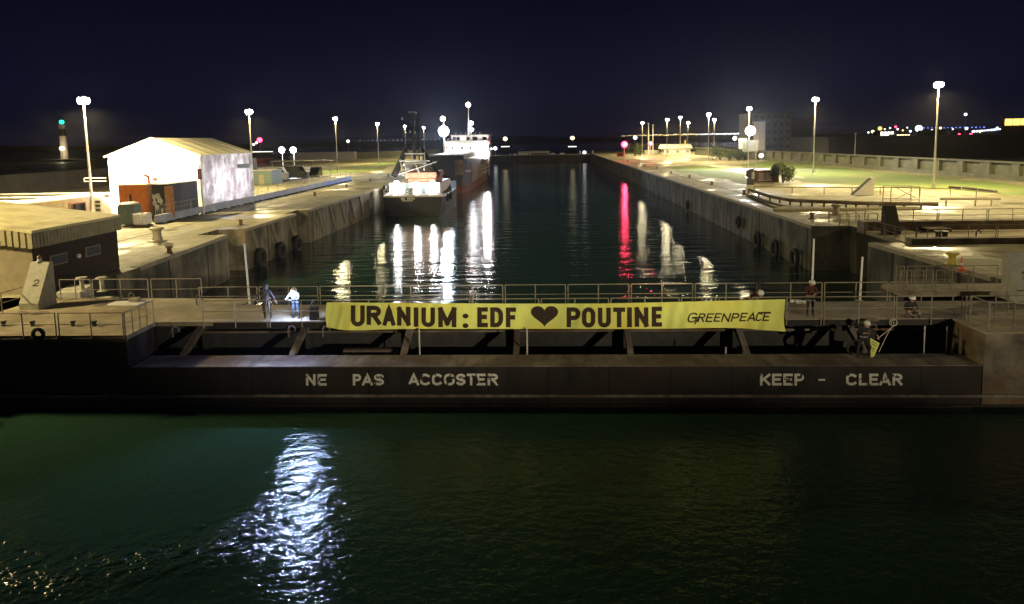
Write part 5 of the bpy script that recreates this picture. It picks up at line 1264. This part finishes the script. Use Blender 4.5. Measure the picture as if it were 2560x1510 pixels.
    if helmet:
        b_ = MB(); b_.lathe([(.155,0),(.145,.015),(.138,.05),(.115,.10),(.07,.135),(.02,.148)], (0,0,0), 16); h = b_.build('helmet', M[helmet], t, True, True); h.location = J['head']+up*.035
        h.rotation_mode = 'QUATERNION'; h.rotation_quaternion = up.to_track_quat('Z','Y')
    b_ = MB()
    for n_, sg_ in (('hpL',1),('hpR',1)): b_.tube(J[n_]-Vector((0,0,.06)), J[n_]-Vector((0,0,.10)), .118, .116, 10)
    b_.tube(J['hip']+(J['waist']-J['hip'])*.3, J['hip']+(J['waist']-J['hip'])*.6, .175, .172, 12)
    h = b_.build('harness', M[trim or 'black'], t, False, True)
    return t
STAND = dict(hip=(0,0,.92), waist=(0,0,1.08), chest=(0,.01,1.32), neck=(0,0,1.48), head=(0,-.02,1.58), shL=(.19,0,1.40), elL=(.27,.02,1.13), wrL=(.28,-.08,.90), haL=(.28,-.11,.83),
   shR=(-.19,0,1.40), elR=(-.27,.02,1.13), wrR=(-.28,-.08,.90), haR=(-.28,-.11,.83), hpL=(.10,0,.86), knL=(.12,-.02,.48), anL=(.13,.02,.09), toL=(.15,-.14,.045), hpR=(-.10,0,.86), knR=(-.12,-.02,.48), anR=(-.13,.02,.09), toR=(-.15,-.14,.045))
def pose(**k): d = dict(STAND); d.update(k); return d
q = G(662,801)
person('standing person in dark hooded clothes holding both arms away from the body', (q.x, 33.25, 0),
  pose(elR=(-.40,.0,1.20), wrR=(-.55,-.05,.98), haR=(-.60,-.06,.93), elL=(.33,.0,1.14), wrL=(.46,-.02,.90), haL=(.52,-.04,.84), head=(.02,-.05,1.57), hpL=(.11,0,.86), knL=(.17,-.05,.48), anL=(.20,.0,.09), toL=(.22,-.15,.045), knR=(-.13,-.03,.48), anR=(-.10,.03,.09), toR=(-.10,-.13,.045)), helmet=None, hood=True)
q = G(730,803); hp_ = Vector((q.x, 33.35, 0))
pp = person('person leaning on the rail with a bright head torch, left of the banner', hp_,
  pose(chest=(.02,-.06,1.24), waist=(0,0,1.05), neck=(.04,-.16,1.36), head=(.05,-.24,1.42), shL=(.20,-.08,1.30), shR=(-.17,-.04,1.32), elL=(.27,-.22,1.08), wrL=(.30,-.50,1.05), haL=(.31,-.57,1.06), elR=(-.32,-.10,1.12), wrR=(-.30,-.40,1.04), haR=(-.29,-.48,1.06)), top='navycloth', legs='navycloth', helmet='white')
q = V(731,736,33.0); tor = thing('head_torch', 'dazzling blue white head torch worn by the person left of the banner', 'head torch', (q.x,32.98,q.z))
MB().ball((0,0,0), .105, .9, 14, 8).build('lens', M['headglow'], tor, local=True)
MB().torus((0.0,.16,.0), .125, .016, 'Y', 16, 5).build('strap', M['black'], tor, local=True)
slight(tor, (q.x,32.84,q.z-.0), (q.x+.8,19,-4.2), 2400, (.45,.60,1.0), 84, .10, .8)
q = V(1880,742,34.2)
person('person in a white helmet crouching behind the top edge of the banner', (q.x, 34.0, 0),
  pose(hip=(-.28,.25,.42), waist=(-.18,.15,.56), chest=(-.02,-.02,.74), neck=(.12,-.12,.82), head=(.20,-.20,.86), face=(.6,-.6,-.5), shL=(.05,-.10,.86), shR=(-.14,-.14,.68), elL=(.12,-.40,.72), wrL=(.14,-.66,.80), haL=(.14,-.74,.82), elR=(-.12,-.42,.60), wrR=(-.04,-.66,.74), haR=(-.03,-.74,.78), hpL=(-.20,.20,.38), knL=(.05,-.25,.42), anL=(-.02,-.05,.09), toL=(.0,-.2,.045), hpR=(-.38,.2,.38), knR=(-.30,-.25,.42), anR=(-.32,-.05,.09), toR=(-.33,-.2,.045)), top='redcloth', legs='blackcloth', helmet='white').scale = (1.14,1.14,1.14)
q = G(2034,797)
person('standing person in dark red jacket and pale helmet, right of the banner', (q.x, 33.2, 0),
  pose(head=(.03,-.03,1.57), elL=(.26,-.05,1.15), wrL=(.14,-.24,1.10), haL=(.07,-.28,1.10), elR=(-.25,-.05,1.14), wrR=(-.12,-.24,1.02), haR=(-.05,-.27,1.0)), top='redcloth', legs='blackcloth', helmet='white', trim='grey')
q = G(2280,792)
person('seated person in white helmet and dark jacket with an orange red sleeve', (q.x, 33.2, 0),
  pose(hip=(0,.1,.16), waist=(0,.08,.32), chest=(0,.0,.55), neck=(.02,-.04,.71), head=(.03,-.07,.81), shL=(.19,0,.62), shR=(-.19,0,.62), elL=(.30,-.08,.38), wrL=(.20,-.30,.32), haL=(.13,-.34,.32), elR=(-.30,-.08,.38), wrR=(-.18,-.30,.30), haR=(-.11,-.34,.30), hpL=(.11,.05,.13), knL=(.24,-.36,.30), anL=(.14,-.52,.09), toL=(.13,-.64,.05), hpR=(-.11,.05,.13), knR=(-.26,-.36,.30), anR=(-.14,-.50,.09), toR=(-.14,-.62,.05)), top='blackcloth', legs='grey', helmet='white', trim='redtrim')
# climber hanging under the walkway with a small yellow sign, and the ropes
q = V(2168,812,31.9); zc = q.z-1.52; cp = Vector((q.x-.15, 31.9, zc))
person('climber in dark gear hanging under the walkway beside the small yellow sign', cp,
  pose(head=(.12,-.03,1.55), neck=(.10,0,1.45), elL=(.42,-.12,1.28), wrL=(.52,-.25,1.05), haL=(.54,-.30,1.0), elR=(-.28,-.14,1.18), wrR=(-.12,-.34,1.22), haR=(-.05,-.38,1.25), hpL=(.08,-.02,.82), knL=(.16,-.38,.62), anL=(.10,-.30,.22), toL=(.14,-.42,.15), hpR=(-.12,-.02,.82), knR=(-.34,-.34,.56), anR=(-.36,-.30,.12), toR=(-.40,-.42,.08)), top='blackcloth', legs='blackcloth', helmet='white', trim='grey')
t = thing('yellow_sign', 'small folded yellow sign with dark writing hung below the walkway beside the climber', 'sign', (cp.x,31.6,zc+.5))
p0 = [V(2176,845,31.6),V(2199,858,31.6),V(2186,890,31.6),V(2177,897,31.6)]
b = MB(); b.add([v+Vector((0,.012*k,0)) for k in (0,1) for v in p0], [(0,1,2,3),(7,6,5,4),(0,4,5,1),(1,5,6,2),(2,6,7,3),(3,7,4,0)]); b.build('sheet', M['banner'], t)
b = MB()
for k, (xa_, ya_, xb_, yb_) in enumerate(((2179,853,2193,861),(2179,859,2191,866),(2180,869,2187,873),(2180,875,2185,878))):
    A_ = V(xa_,ya_,31.59); B_ = V(xb_,yb_,31.59); b.tube(A_, B_, .018, .018, 4)
b.build('writing', M['ink'], t)
r1 = [V(2192,848,31.8), V(2238,812,32.5)]; r2 = [V(2197,880,31.8), V(2216,840,32.2), V(2236,806,32.6)]
tag(MB().path(r1,.016).build('climbing_rope', M['rope']), 'upper pale climbing rope from the yellow sign to the rail', 'rope', 'climbing ropes')
tag(MB().path(r2,.016).build('climbing_rope', M['rope']), 'lower pale climbing rope from the yellow sign to the rail', 'rope', 'climbing ropes')
q = V(2233,806,32.55); b = MB(); b.torus(q, .17, .018, 'Y', 18, 5).torus(q+Vector((.06,.03,-.03)), .14, .016, 'Y', 18, 5); tag(b.build('rope_coil', M['rope']), 'coil of pale rope hung on the rail above the climber', 'rope')
q = V(2137,870,32.0); tag(MB().torus(q, .30, .07, 'Y', 18, 6).build('rope_bag', M['dkcloth']), 'dark round kit bag hanging left of the climber', 'bag')
# kit on the deck
for px, py, w_, lab in ((1990,755,.28,'white kit bag left one on the walkway edge near the standing person'),(2002,757,.25,'white kit bag right one on the walkway edge near the standing person')):
    q = G(px, py+2); t = thing('kit_bag', lab, 'bag', (q.x,q.y,0)); MB().bbox(-w_,w_,-.1,.1,.0,.16,.05).build('bag', M['white'], t, local=True); MB().torus((0,0,.16),.08,.015,'Y',12,5).build('handle', M['black'], t, local=True)
q = V(782,765,33.0); t = thing('kit_box', 'dark kit box standing at the rail between the head torch person and the banner', 'frame', (q.x,33.1,0))
MB().bbox(q.x-.2,q.x+.2,32.95,33.3,.0,.62,.03).build('box', M['blackcloth'], t); MB().tube((q.x-.15,33.1,.6),(q.x+.02,33.1,1.0),.04).tube((q.x+.2,33.1,0),(q.x+.02,33.1,1.0),.03).build('arm', M['black'], t)

# ================================================================== HAZE
hz = MB().box(-900,900,-62,2100,WZ-5.5,26).build('haze', M['rail']); tag(hz, 'thin night haze over the whole harbour', 'haze', None, 'stuff')
m = bpy.data.materials.new('haze air'); m.use_nodes = True; t = m.node_tree; t.nodes.remove(t.nodes['Principled BSDF'])
v = t.nodes.new('ShaderNodeVolumePrincipled'); v.inputs['Density'].default_value = .00007; v.inputs['Color'].default_value = (.9,.92,1,1); v.inputs['Anisotropy'].default_value = .82
t.links.new(v.outputs[0], t.nodes['Material Output'].inputs['Volume']); hz.data.materials.clear(); hz.data.materials.append(m)
